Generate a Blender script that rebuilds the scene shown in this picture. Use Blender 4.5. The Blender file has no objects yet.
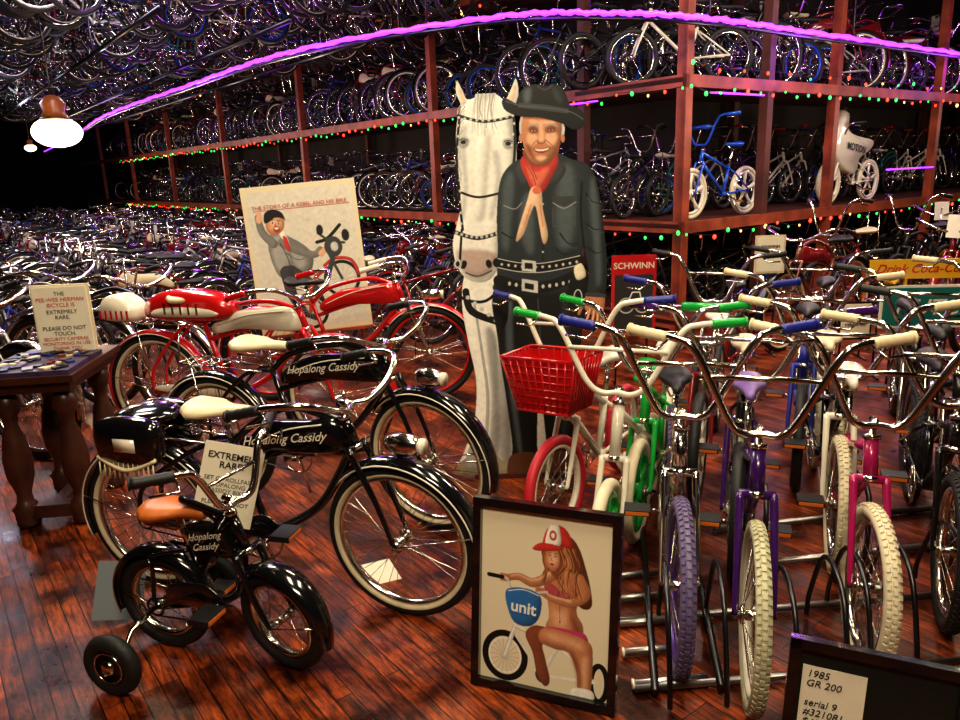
import bpy, math, random
import numpy as np
from mathutils import Vector, Matrix
random.seed(11); np.random.seed(3)
scene = bpy.context.scene
COL = scene.collection
rad = math.radians
def V(*a): return Vector(a)

# ------------------------------------------------------------------ materials
_M = {}
def M(name, col, rough=.5, metal=0., emis=0., coat=0., noise=0., bump=0., nscale=12., trans=0., alpha=1.):
    if name in _M: return _M[name]
    m = bpy.data.materials.new(name); m.use_nodes = True
    nt = m.node_tree; bs = nt.nodes['Principled BSDF']
    c = (*col, 1)
    bs.inputs['Base Color'].default_value = c
    bs.inputs['Roughness'].default_value = rough
    bs.inputs['Metallic'].default_value = metal
    bs.inputs['Coat Weight'].default_value = coat
    bs.inputs['Coat Roughness'].default_value = .06
    bs.inputs['Transmission Weight'].default_value = trans
    if emis:
        bs.inputs['Emission Color'].default_value = c
        bs.inputs['Emission Strength'].default_value = emis
    if noise or bump:
        tc = nt.nodes.new('ShaderNodeTexCoord'); nz = nt.nodes.new('ShaderNodeTexNoise')
        nz.inputs['Scale'].default_value = nscale; nz.inputs['Detail'].default_value = 4
        nt.links.new(tc.outputs['Object'], nz.inputs['Vector'])
        if noise:
            mr = nt.nodes.new('ShaderNodeValToRGB')
            mr.color_ramp.elements[0].position = .3; mr.color_ramp.elements[1].position = .7
            mr.color_ramp.elements[0].color = tuple(x*(1-noise) for x in col)+(1,)
            mr.color_ramp.elements[1].color = tuple(min(1, x*(1+noise*.6)) for x in col)+(1,)
            nt.links.new(nz.outputs['Fac'], mr.inputs['Fac'])
            nt.links.new(mr.outputs['Color'], bs.inputs['Base Color'])
        if bump:
            bp = nt.nodes.new('ShaderNodeBump'); bp.inputs['Strength'].default_value = bump
            bp.inputs['Distance'].default_value = .01
            nt.links.new(nz.outputs['Fac'], bp.inputs['Height'])
            nt.links.new(bp.outputs['Normal'], bs.inputs['Normal'])
    _M[name] = m
    return m

chrome = M('chrome', (.74,.71,.64), .16, 1., noise=.25, nscale=7)
steel = M('dull_steel', (.36,.35,.34), .36, 1., noise=.3)
gun = M('dark_steel', (.08,.08,.09), .35, 1.)
rubber = M('black_rubber', (.012,.012,.013), .6, bump=.2, nscale=60)
white_r = M('white_rubber', (.66,.59,.42), .5, noise=.12, nscale=20)
cream = M('cream_vinyl', (.68,.58,.38), .4, noise=.08)
black = M('black_gloss', (.006,.006,.007), .14, coat=.8)
blackm = M('black_matte', (.010,.010,.011), .55)
red = M('red_paint', (.52,.010,.012), .2, coat=.7)
dred = M('dark_red_paint', (.20,.01,.012), .2, coat=.7)
blue = M('blue_paint', (.01,.08,.5), .22, coat=.6)
navy = M('navy_grip', (.012,.02,.22), .45)
green = M('green_paint', (.01,.36,.05), .25, coat=.5)
teal = M('teal_paint', (.01,.16,.14), .25, coat=.5)
purple = M('purple_paint', (.05,.010,.12), .25, coat=.6)
lilac = M('lilac_rubber', (.13,.10,.21), .5, noise=.15)
pink = M('magenta_paint', (.36,.012,.10), .25, coat=.6)
whitep = M('white_paint', (.74,.69,.57), .25, coat=.5)
yellow = M('yellow_paint', (.75,.42,.02), .3, coat=.4)
orange = M('orange_paint', (.6,.16,.02), .3, coat=.4)
tan = M('tan_leather', (.46,.13,.025), .4, noise=.25)
bronze = M('bronze_fitting', (.13,.06,.025), .35, .7)
mintr = M('pale_tyre', (.48,.46,.31), .55, noise=.15)
paper = M('paper', (.76,.71,.57), .7, noise=.05)
ink = M('ink', (.015,.015,.02), .6)
inkred = M('red_ink', (.5,.03,.03), .6)

# ------------------------------------------------------------------ geometry
def cr(pts, k=6, closed=False):
    P = [Vector(q) for q in pts]; n = len(P); out = []
    for i in range(n if closed else n-1):
        if closed: a,b,c,d = P[(i-1)%n],P[i],P[(i+1)%n],P[(i+2)%n]
        else: a,b,c,d = P[max(i-1,0)],P[i],P[i+1],P[min(i+2,n-1)]
        for j in range(k):
            t = j/k
            out.append(.5*((2*b)+(c-a)*t+(2*a-5*b+4*c-d)*t*t+(3*b-a-3*c+d)*t**3))
    if not closed: out.append(P[-1])
    return out

class B:
    def __init__(s):
        s.v=[]; s.f=[]; s.m=[]; s.mats=[]; s.T=Matrix.Identity(4); s.sm=[]
    def add(s, verts, faces, mat, smooth=True):
        o=len(s.v)
        if mat not in s.mats: s.mats.append(mat)
        mi=s.mats.index(mat)
        s.v += [tuple(s.T @ Vector(q)) for q in verts]
        for f in faces:
            s.f.append([i+o for i in f]); s.m.append(mi); s.sm.append(smooth)
    def tube(s, pts, r, mat, n=8, cap=True, flat=1.):
        P=[Vector(q) for q in pts]; m=len(P)
        rs=list(r) if isinstance(r,(list,tuple)) else [r]*m
        if len(rs)!=m:
            rs=[rs[0]+(rs[-1]-rs[0])*i/(m-1) for i in range(m)]
        u=None; vs=[]
        for i in range(m):
            t=(P[min(i+1,m-1)]-P[max(i-1,0)])
            if t.length<1e-9: t=Vector((0,0,1))
            t.normalize()
            if u is None:
                a=Vector((0,1,0)) if abs(t.y)<.9 else Vector((1,0,0))
                u=(a-t*a.dot(t)).normalized()
            else:
                u=u-t*u.dot(t)
                if u.length<1e-6: u=t.orthogonal()
                u.normalize()
            w=t.cross(u)
            for j in range(n):
                a=2*math.pi*j/n
                vs.append(P[i]+(u*math.cos(a)*flat+w*math.sin(a))*rs[i])
        fs=[[i*n+j,i*n+(j+1)%n,(i+1)*n+(j+1)%n,(i+1)*n+j] for i in range(m-1) for j in range(n)]
        if cap:
            fs.append(list(range(n))[::-1]); fs.append([(m-1)*n+j for j in range(n)])
        s.add(vs,fs,mat)
    def ring(s, c, R, r, w, mat, seg=40, n=8, axis='y'):
        c=Vector(c); vs=[]
        for i in range(seg):
            a=2*math.pi*i/seg; ca,sa=math.cos(a),math.sin(a)
            for j in range(n):
                bb=2*math.pi*j/n; rr=R+r*math.cos(bb); ww=w*math.sin(bb)
                if axis=='y': q=Vector((ca*rr,ww,sa*rr))
                elif axis=='z': q=Vector((ca*rr,sa*rr,ww))
                else: q=Vector((ww,ca*rr,sa*rr))
                vs.append(c+q)
        fs=[[i*n+j,((i+1)%seg)*n+j,((i+1)%seg)*n+(j+1)%n,i*n+(j+1)%n] for i in range(seg) for j in range(n)]
        s.add(vs,fs,mat)
    def ell(s, c, r, mat, seg=14, rings=8):
        c=Vector(c); vs=[c+Vector((0,0,r[2]))]
        for i in range(1,rings):
            a=math.pi*i/rings
            for j in range(seg):
                bb=2*math.pi*j/seg
                vs.append(c+Vector((r[0]*math.sin(a)*math.cos(bb),r[1]*math.sin(a)*math.sin(bb),r[2]*math.cos(a))))
        vs.append(c-Vector((0,0,r[2])))
        fs=[[0,1+j,1+(j+1)%seg] for j in range(seg)]
        for i in range(rings-2):
            for j in range(seg):
                a=1+i*seg
                fs.append([a+j,a+seg+j,a+seg+(j+1)%seg,a+(j+1)%seg])
        l=len(vs)-1; a=1+(rings-2)*seg
        fs+=[[l,a+(j+1)%seg,a+j] for j in range(seg)]
        s.add(vs,fs,mat)
    def box(s, c, size, mat, rot=None):
        c=Vector(c); x,y,z=[q/2 for q in size]
        vs=[Vector(q) for q in [(-x,-y,-z),(x,-y,-z),(x,y,-z),(-x,y,-z),(-x,-y,z),(x,-y,z),(x,y,z),(-x,y,z)]]
        if rot is not None: vs=[rot@q for q in vs]
        s.add([q+c for q in vs],[[0,3,2,1],[4,5,6,7],[0,1,5,4],[1,2,6,5],[2,3,7,6],[3,0,4,7]],mat,False)
    def slab(s, outline, t, mat, inset=.85, yc=0.):
        n=len(outline); cx=sum(q[0] for q in outline)/n; cz=sum(q[1] for q in outline)/n
        vs=[]
        for y,k in ((-t/2,inset),(-t/2*.6,.97),(0,1),(t/2*.6,.97),(t/2,inset)):
            for q in outline: vs.append((cx+(q[0]-cx)*k, yc+y, cz+(q[1]-cz)*k))
        fs=[[i*n+j,i*n+(j+1)%n,(i+1)*n+(j+1)%n,(i+1)*n+j] for i in range(4) for j in range(n)]
        fs.append(list(range(n))[::-1]); fs.append([4*n+j for j in range(n)])
        s.add(vs,fs,mat)
    def lathe(s, prof, c, mat, n=16):
        c=Vector(c); vs=[]
        for r,z in prof:
            for j in range(n):
                a=2*math.pi*j/n; vs.append(c+Vector((r*math.cos(a),r*math.sin(a),z)))
        m=len(prof)
        fs=[[i*n+j,i*n+(j+1)%n,(i+1)*n+(j+1)%n,(i+1)*n+j] for i in range(m-1) for j in range(n)]
        fs.append(list(range(n))[::-1]); fs.append([(m-1)*n+j for j in range(n)])
        s.add(vs,fs,mat)
    def mesh(s,name):
        me=bpy.data.meshes.new(name); me.from_pydata(s.v,[],s.f)
        for m in s.mats: me.materials.append(m)
        me.polygons.foreach_set('material_index',s.m)
        me.polygons.foreach_set('use_smooth',s.sm)
        me.update(); return me
    def obj(s,name,loc=(0,0,0),rz=0.,parent=None,rot=None):
        o=bpy.data.objects.new(name,s.mesh(name)); COL.objects.link(o)
        o.location=loc
        o.rotation_euler=rot if rot else (0,0,rz)
        if parent: o.parent=parent
        return o

def text(parent,s,size,loc,mat,rot=(math.pi/2,0,0),align='CENTER',shear=0.,bold=0.,sp=1.0):
    cu=bpy.data.curves.new('lettering','FONT'); cu.body=s; cu.size=size; cu.align_x=align
    cu.shear=shear; cu.offset=bold; cu.extrude=.0004; cu.space_line=sp; cu.resolution_u=3
    cu.materials.append(mat)
    o=bpy.data.objects.new('lettering',cu); COL.objects.link(o)
    o.location=loc; o.rotation_euler=rot
    if parent: o.parent=parent
    return o

# ------------------------------------------------------------------ bicycle parts
def wheel(b,c,R,tr,tire,rim,wall=None,ns=28,lo=False,mag=None,knob=None,hubm=None):
    c=Vector(c); seg=24 if lo else 48; n=6 if lo else 10
    b.ring(c,R-tr,tr,tr,tire,seg,n)
    if wall: b.ring(c,R-tr*1.42,tr*.62,tr*.99,wall,seg,n)
    rr=R-2*tr-.004
    b.ring(c,rr,.010,tr*.72,rim,seg,6)
    hubm=hubm or chrome
    b.tube([c+V(0,-.045,0),c+V(0,.045,0)],.016 if R>.2 else .012,hubm,8)
    b.tube([c+V(0,-.036,0),c+V(0,-.03,0)],.028 if R>.2 else .018,hubm,10)
    b.tube([c+V(0,.03,0),c+V(0,.036,0)],.028 if R>.2 else .018,hubm,10)
    b.tube([c+V(0,-.06,0),c+V(0,.06,0)],.006,gun,6)
    if mag:
        for i in range(5):
            a=2*math.pi*i/5+.3
            e=V(math.cos(a),0,math.sin(a))
            b.tube([c+e*.02,c+e*rr*.5,c+e*(rr+.004)],[.026,.018,.034],mag,6,flat=.6)
        b.ring(c,rr-.008,.016,tr*.8,mag,seg,6)
        b.ring(c,.03,.02,.03,mag,12,6)
    else:
        for i in range(ns):
            a=2*math.pi*i/ns; sgn=1 if i%2 else -1
            a2=a+(.45 if (i//2)%2 else -.45)
            p0=c+V(.024*math.cos(a2),.03*sgn,.024*math.sin(a2)); p1=c+V(rr*math.cos(a),0,rr*math.sin(a))
            b.tube([p0,p1],.0018 if lo else .0014,chrome,3,cap=False)
    if knob:
        N=int(2*math.pi*R/.024)
        for i in range(N):
            for l,off in ((-1,.5),(0,0),(1,.5)):
                a=2*math.pi*(i+off)/N; e=V(math.cos(a),0,math.sin(a)); t=V(-math.sin(a),0,math.cos(a)); y=V(0,1,0)
                nn=(e+y*l*.7).normalized(); yy=(y-e*l*.7).normalized()
                cc=c+e*(R-tr)+nn*(tr*1.03)
                vs=[]
                for sx,sy,sz in [(-1,-1,-1),(1,-1,-1),(1,1,-1),(-1,1,-1),(-1,-1,1),(1,-1,1),(1,1,1),(-1,1,1)]:
                    vs.append(cc+t*sx*.007+yy*sy*.0055+nn*sz*.0028)
                b.add(vs,[[0,3,2,1],[4,5,6,7],[0,1,5,4],[1,2,6,5],[2,3,7,6],[3,0,4,7]],knob,False)

def fender(b,c,R,a0,a1,w,mat,trim=None,lo=False):
    c=Vector(c); N=12 if lo else 24; K=5 if lo else 9; vs=[]
    for i in range(N+1):
        a=rad(a0+(a1-a0)*i/N); e=V(math.cos(a),0,math.sin(a))
        tp=.65+.35*math.sin(math.pi*i/N)
        for j in range(K):
            q=math.pi*(j/(K-1))
            vs.append(c+e*(R+.004+.024*math.sin(q))+V(0,math.cos(q)*w/2*tp,0))
    fs=[[i*K+j,i*K+j+1,(i+1)*K+j+1,(i+1)*K+j] for i in range(N) for j in range(K-1)]
    b.add(vs,fs,mat)
    if trim:
        for sg in (1,-1):
            pts=[c+V(math.cos(rad(a0+(a1-a0)*i/N)),0,math.sin(rad(a0+(a1-a0)*i/N)))*(R+.006)+V(0,sg*w/2*(.65+.35*math.sin(math.pi*i/N)),0) for i in range(N+1)]
            b.tube(pts,.0035,trim,4)

def saddle(b,c,L,W,mat,under=None,h=.035,springs=False,tilt=0.):
    c=Vector(c); prof=[(0,.45,.6),(.05,.8,.9),(.16,1,1.1),(.32,.93,1),(.48,.62,.8),(.64,.36,.75),(.82,.27,.75),(.95,.22,.6),(1,.1,.3)]
    n=12; vs=[]
    for t,w,hh in prof:
        for j in range(n):
            a=2*math.pi*j/n; y=math.cos(a)*w*W/2; z=math.sin(a)
            z=z*h*hh*(.75 if z>0 else .8)+ (.012 if t<.12 else 0)+tilt*(t-.5)*L
            vs.append(c+V(-L*.5+L*t,y,z))
    m=len(prof)
    fs=[[i*n+j,i*n+(j+1)%n,(i+1)*n+(j+1)%n,(i+1)*n+j] for i in range(m-1) for j in range(n)]
    fs.append(list(range(n))[::-1]); fs.append([(m-1)*n+j for j in range(n)])
    b.add(vs,fs,mat)
    for sg in (1,-1):
        b.tube([c+V(L*.4,0,-h*.5),c+V(0,sg*.02,-h-.02),c+V(-L*.35,sg*W*.3,-h*.9)],.004,chrome,5)
        if springs:
            for kk in range(4): b.ring(c+V(-L*.3,sg*W*.28,-h-.003-kk*.011),.014,.003,.003,chrome,10,5,axis='z')

BARS={
 'bmx':[(0,0,0),(.005,.05,.0),(.01,.09,.04),(.01,.18,.22),(-.005,.23,.265),(-.06,.35,.275)],
 'kid':[(0,0,0),(.005,.04,.0),(.01,.07,.03),(.0,.12,.14),(-.02,.17,.16),(-.07,.24,.165)],
 'wide':[(0,0,0),(.01,.06,.0),(.01,.12,.05),(-.01,.22,.23),(-.04,.28,.26),(-.09,.40,.265)],
 'cruiser':[(0,0,0),(.03,.06,.0),(.05,.16,.04),(.02,.27,.09),(-.08,.31,.09),(-.2,.32,.06)],
 'ape':[(0,0,0),(0,.07,.01),(.01,.11,.1),(.0,.17,.27),(-.04,.24,.32),(-.18,.27,.3)],
 'drop':[(0,0,0),(.02,.1,.01),(.03,.19,.01),(.11,.21,-.01),(.12,.21,-.08),(.0,.21,-.13)],
}
def bike(**k):
    p=dict(R=.33,tr=.024,wb=1.05,frame='diamond',fc=red,fork=None,bars='cruiser',barm=chrome,grip=blackm,seat=blackm,
           tire=rubber,wall=None,rim=chrome,ns=28,fend=None,trim=None,tank=None,lo=False,steer=0.,bbz=None,stl=.4,post=.12,
           htl=.12,knob=None,mag=None,basket=None,light=False,guard=None,tag=None,L=.26,W=.2,fr=.015,
           rack=False,bags=False,springs=False,pad=None,stand=True,trainer=False,sx=0.)
    p.update(k); b=B(); lo=p['lo']; n=5 if lo else 9; kk=3 if lo else 6
    R,tr,wb=p['R'],p['tr'],p['wb']; fc=p['fc']; fk=p['fork'] or fc; fr_=p['fr']
    rear=V(-wb/2,0,R); fr=V(wb/2,0,R)
    hd=V(-math.sin(.33),0,math.cos(.33)); crown=fr+V(-.03,0,0)+hd*((R+.05)/hd.z)
    ht=crown+hd*p['htl']; bbz=p['bbz'] or R*.92
    bb=V(-wb/2+.42*wb+p['sx'],0,bbz); sd=V(-.30,0,.954)
    st=bb+sd*p['stl']; seat=st+sd*p['post']
    wheel(b,rear,R,tr,p['tire'],p['rim'],p['wall'],p['ns'],lo,p['mag'],p['knob'])
    b.tube([crown-hd*.0,ht],fr_*1.35,fc,n)
    if not lo:
        b.tube([ht-hd*.004,ht+hd*.012],fr_*1.6,chrome,10); b.tube([crown-hd*.012,crown+hd*.004],fr_*1.6,chrome,10)
    b.tube([bb,st+sd*.01],fr_,fc,n)
    b.tube([st,seat],.012,chrome,n)
    b.tube([bb+V(0,-.035,0),bb+V(0,.035,0)],.022,fc,10)
    f=p['frame']
    if f in('diamond','bmx'):
        b.tube([st-sd*.02,ht-hd*.025],fr_,fc,n); b.tube([bb,crown+hd*.02],fr_*1.15,fc,n)
        for sg in(1,-1):
            b.tube([bb+V(-.02,sg*.02,0),rear+V(.1,sg*.045,0),rear+V(0,sg*.055,0)],fr_*.6,fc,n)
            b.tube([st+V(0,sg*.012,-.02),st+V(-.06,sg*.045,-.07),rear+V(0,sg*.055,0)],fr_*.55,fc,n)
    elif f=='cruiser':
        mid=(st+ht)/2
        b.tube(cr([st-sd*.0,V(st.x+.12,0,mid.z+.035),V(ht.x-.18,0,ht.z+.03),ht-hd*.02],kk),fr_,fc,n)
        b.tube(cr([st-sd*.09,V(mid.x,0,mid.z-.07),crown+hd*.03],kk),fr_*.9,fc,n)
        b.tube(cr([bb,V((bb.x+crown.x)/2+.03,0,(bb.z+crown.z)/2-.05),crown+hd*.01],kk),fr_*1.1,fc,n)
        for sg in(1,-1):
            b.tube([bb+V(-.02,sg*.02,0),rear+V(0,sg*.055,0)],fr_*.65,fc,n)
            b.tube(cr([st+V(0,sg*.012,0),st+V(-.12,sg*.05,-.02),rear+V(.02,sg*.06,.14),rear+V(0,sg*.055,0)],kk),fr_*.6,fc,n)
    elif f=='step':
        for dz in(0,.06):
            b.tube(cr([st-sd*(.03+dz*2),V((st.x+crown.x)/2-.06,0,bbz+.07+dz),V((st.x+crown.x)/2+.1,0,bbz+.14+dz),ht-hd*(.09-dz)],kk),fr_*.9,fc,n)
        for sg in(1,-1):
            b.tube([bb+V(-.02,sg*.02,0),rear+V(0,sg*.055,0)],fr_*.65,fc,n)
            b.tube([st+V(0,sg*.012,0),rear+V(0,sg*.055,0)],fr_*.55,fc,n)
    elif f=='sting':
        b.tube(cr([st,V((st.x+ht.x)/2,0,(st.z+ht.z)/2+.05),ht-hd*.02],kk),fr_,fc,n)
        b.tube(cr([st-sd*.1,V((st.x+ht.x)/2,0,(st.z+ht.z)/2-.03),ht-hd*.07],kk),fr_*.7,fc,n)
        b.tube([bb,crown+hd*.01],fr_,fc,n)
        for sg in(1,-1):
            b.tube([bb,rear+V(0,sg*.055,0)],fr_*.65,fc,n); b.tube([st,rear+V(0,sg*.055,0)],fr_*.55,fc,n)
            b.tube([seat+V(-.24,sg*.05,.2),rear+V(0,sg*.065,0)],.006,chrome,5)
    if p['tank']:
        mx=(st.x+ht.x)/2; mz=(st.z+ht.z)/2
        ol=cr([(ht.x-.025,0,ht.z-.0),(mx+.08,0,mz+.04),(mx-.08,0,mz+.022),(st.x+.06,0,st.z+.0),(st.x+.07,0,st.z-.055),(mx-.06,0,mz-.075),(mx+.08,0,mz-.075),(crown.x-.02,0,crown.z-.01)],4,True)
        b.slab([(q.x,q.z) for q in ol],.062,p['tank'],.8)
        if p['trim']:
            for sg in(1,-1):
                q=cr([(ht.x-.07,sg*.033,ht.z-.045),(mx,sg*.034,mz-.02),(st.x+.1,sg*.033,st.z-.03)],5)
                if not lo: b.tube([w+V(0,0,.028) for w in q],.003,p['trim'],5)
    y=-.05
    b.ring(bb+V(0,y,0),.075 if R>.2 else .045,.004,.003,chrome,20 if lo else 32,4)
    for i in range(4):
        a=i*math.pi/2+.4; q=.073 if R>.2 else .044
        b.tube([bb+V(0,y,0),bb+V(math.cos(a)*q,y,math.sin(a)*q)],.006,chrome,4)
    b.ring(rear+V(0,y,0),.03,.005,.003,gun,12,4)
    q=.075 if R>.2 else .045
    b.tube([bb+V(0,y,q),rear+V(0,y,.03)],.0035,gun,4); b.tube([bb+V(0,y,-q),rear+V(0,y,-.03)],.0035,gun,4)
    cl=.16 if R>.24 else (.13 if R>.2 else .09); ca=.5
    for sg in(1,-1):
        e=bb+V(math.cos(ca)*cl*-sg,sg*.075,math.sin(ca)*cl*-sg)
        b.tube([bb+V(0,sg*.05,0),e],[.009,.007],chrome,6)
        b.box(e+V(0,sg*.055,0),(.07,.09,.02),blackm if not lo else gun)
        b.box(e+V(.036,sg*.055,0),(.004,.08,.012),orange)
    if p['guard']:
        g=cr([(bb.x+.1,0,bb.z+.02),(bb.x+.04,0,bb.z+.1),(bb.x-.1,0,bb.z+.085),(rear.x+.06,0,rear.z+.045),(rear.x+.03,0,rear.z+.01),(bb.x-.08,0,bb.z+.02)],4,True)
        b.slab([(w.x,w.z) for w in g],.012,p['guard'],.9,yc=-.065)
    if p['fend']:
        fender(b,rear,R,15,200,.06+tr,p['fend'],p['trim'],lo)
        for sg in(1,-1):
            b.tube([rear+V(0,sg*.05,0),rear+V(math.cos(rad(165))*R,sg*.035,math.sin(rad(165))*R)],.003,chrome,4)
    saddle(b,seat+V(.0,0,.03),p['L'],p['W'],p['seat'],springs=p['springs'],h=.035)
    if p['stand']: b.tube([bb+V(-.05,.03,0),V(bb.x-.1,.17,.008)],.007,chrome,6)
    if p['rack']:
        for sg in(1,-1):
            b.tube([st+V(-.03,sg*.04,.0),V(rear.x-.12,sg*.07,2*R+.07)],.005,chrome,5)
            b.tube([V(rear.x-.06,sg*.07,2*R+.07),rear+V(0,sg*.06,0)],.004,chrome,5)
        for i in range(5): b.tube([V(rear.x-.12+i*.06,-.07,2*R+.075),V(rear.x-.12+i*.06,.07,2*R+.075)],.004,chrome,5)
    if p['bags']:
        for sg in(1,-1):
            cx,cz=rear.x+.04,2*R+.045
            ol=cr([(cx-.11,0,cz+.085),(cx+.11,0,cz+.085),(cx+.13,0,cz-.03),(cx+.07,0,cz-.09),(cx-.08,0,cz-.09),(cx-.13,0,cz-.03)],5,True)
            b.slab([(w.x,w.z) for w in ol],.075,black,.82,yc=sg*.11)
            b.slab([(cx-.04,cz+.03),(cx+.05,cz+.03),(cx+.05,cz-.02),(cx-.04,cz-.02)],.078,whitep,.95,yc=sg*.112)
            b.tube(cr([V(cx-.12,sg*.14,cz-.045),V(cx,sg*.15,cz-.085),V(cx+.12,sg*.14,cz-.045)],6),.008,cream,5)
            for i in range(12): b.tube([V(cx-.11+i*.02,sg*.145,cz-.06),V(cx-.112+i*.02,sg*.148,cz-.12)],.0035,cream,4)
        b.ell((rear.x+.04,0,2*R+.12),(.12,.12,.035),black)
    if p['trainer']:
        for sg in(1,-1):
            a=rear+V(-.0,sg*.06,0); c=V(rear.x-.0,sg*.25,.1)
            b.tube([a,V(a.x-.0,sg*.16,R*.9),V(c.x,sg*.2,c.z+.01),c],.009,chrome,6)
            b.ring(c,.074,.026,.024,rubber,28,8); b.tube([c-V(0,.016,0),c+V(0,.016,0)],[.052,.052],gun,16); b.ell(c-V(0,sg*-.018,0),(.024,.014,.024),chrome)
            b.ring(c+V(0,sg*.018,0),.05,.004,.004,chrome,20,5)
    b.T=Matrix.Translation(crown)@Matrix.Rotation(p['steer'],4,hd)@Matrix.Translation(-crown)
    wheel(b,fr,R,tr,p['tire'],p['rim'],p['wall'],p['ns'],lo,p['mag'],p['knob'])
    b.tube([crown+V(0,-.05,-.005),crown+V(0,.05,-.005)],.014,fk,n)
    for sg in(1,-1):
        b.tube(cr([crown+V(0,sg*.046,0),fr+V(-.055,sg*.05,R*.55),fr+V(0,sg*.052,0)],kk),[.013,.008],fk,n)
    stem=ht+hd*.055
    b.tube([crown,stem],.011,chrome,n); b.tube([stem,stem+V(.05,0,.0)],.014,chrome,n)
    o=stem+V(.05,0,0)
    half=[Vector(q) for q in BARS[p['bars']]]
    path=[V(q.x,-q.y,q.z) for q in half[::-1]]+half[1:]
    cv=[o+q for q in cr(path,kk)]
    b.tube(cv,.0112,p['barm'],n)
    for sg in(1,-1):
        a=half[-1]; c=half[-2]; a=V(a.x,sg*a.y,a.z); c=V(c.x,sg*c.y,c.z); d=(a-c).normalized()
        g0=o+a-d*.09; g1=o+a+d*.025
        gp=[g0+(g1-g0)*(i/9) for i in range(10)]
        b.tube(gp,[.0155 if i%2 else .0175 for i in range(10)] if not lo else .018,p['grip'],n)
        b.tube([g1,g1+d*.006],.020,p['grip'],n)
        if not lo: b.tube([g0-d*.0+V(0,0,-.01),g0+V(.06,0,-.03)+d*.03,g0+V(.045,0,-.035)+d*.1],.0045,chrome,5)
    if p['bars'] in('bmx','wide'):
        s_=.15 if p['bars']=='bmx' else .18; z_=.165
        b.tube([o+V(.01,-s_,z_),o+V(.01,s_,z_)],.008,p['barm'],n)
        if p['pad']: b.tube([o+V(.01,-s_*.7,z_),o+V(.01,s_*.7,z_)],.022,p['pad'],10)
    if p['bars']=='kid': b.tube([o+V(.0,-.1,.09),o+V(.0,.1,.09)],.006,p['barm'],n)
    if p['fend']:
        fender(b,fr,R,-12,140,.06+tr,p['fend'],p['trim'],lo)
        for sg in(1,-1):
            b.tube([fr+V(0,sg*.055,0),fr+V(math.cos(rad(15))*R,sg*.035,math.sin(rad(15))*R)],.003,chrome,4)
    if p['light']:
        c=fr+V(.04,0,R+.075)
        b.ell(c,(.075,.035,.04),chrome); b.tube([c+V(.06,0,0),c+V(.075,0,0)],.028,whitep,12); b.tube([c-V(0.02,0,.05),c],.01,chrome,6)
    if p['basket']:
        bm=p['basket']; c=o+V(.13,0,.0); wt,wb_,dt,db,h=.17,.12,.11,.085,.22
        zt=.07
        def rect(z,w,d): return [c+V(d,-w,z),c+V(d,w,z),c+V(-d,w,z),c+V(-d,-w,z)]
        levels=7
        for i in range(levels+1):
            t=i/levels; r=rect(zt-h*t,wt+(wb_-wt)*t,dt+(db-dt)*t)
            b.tube(r+[r[0]],.007 if i in(0,levels) else .003,bm,5)
        T=rect(zt,wt,dt); Bq=rect(zt-h,wb_,db)
        for e in range(4):
            for i in range(9):
                t=i/9; b.tube([T[e].lerp(T[(e+1)%4],t),Bq[e].lerp(Bq[(e+1)%4],t)],.0045,bm,4,flat=1.2)
        ii=[q.lerp(sum(T,V(0,0,0))/4,.04)+V(0,0,-.01) for q in T]; jj=[q.lerp(sum(Bq,V(0,0,0))/4,.04)+V(0,0,.005) for q in Bq]
        b.add(ii+jj,[[4,5,6,7]]+[[i,(i+1)%4,4+(i+1)%4,4+i] for i in range(4)],bm,False)
    if p['tag']:
        c=o+V(.03,.02,.04)
        b.box(c,(.003,.14,.19),p['tag'],Matrix.Rotation(random.uniform(-.3,.3),3,'X'))
    b.T=Matrix.Identity(4)
    b.info=dict(st=st,ht=ht,bb=bb,crown=crown,seat=seat,rear=rear,fr=fr)
    return b

def place(b,name,rear,front):
    return b.obj(name,((rear[0]+front[0])/2,(rear[1]+front[1])/2,0),math.atan2(front[1]-rear[1],front[0]-rear[0]))

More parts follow.
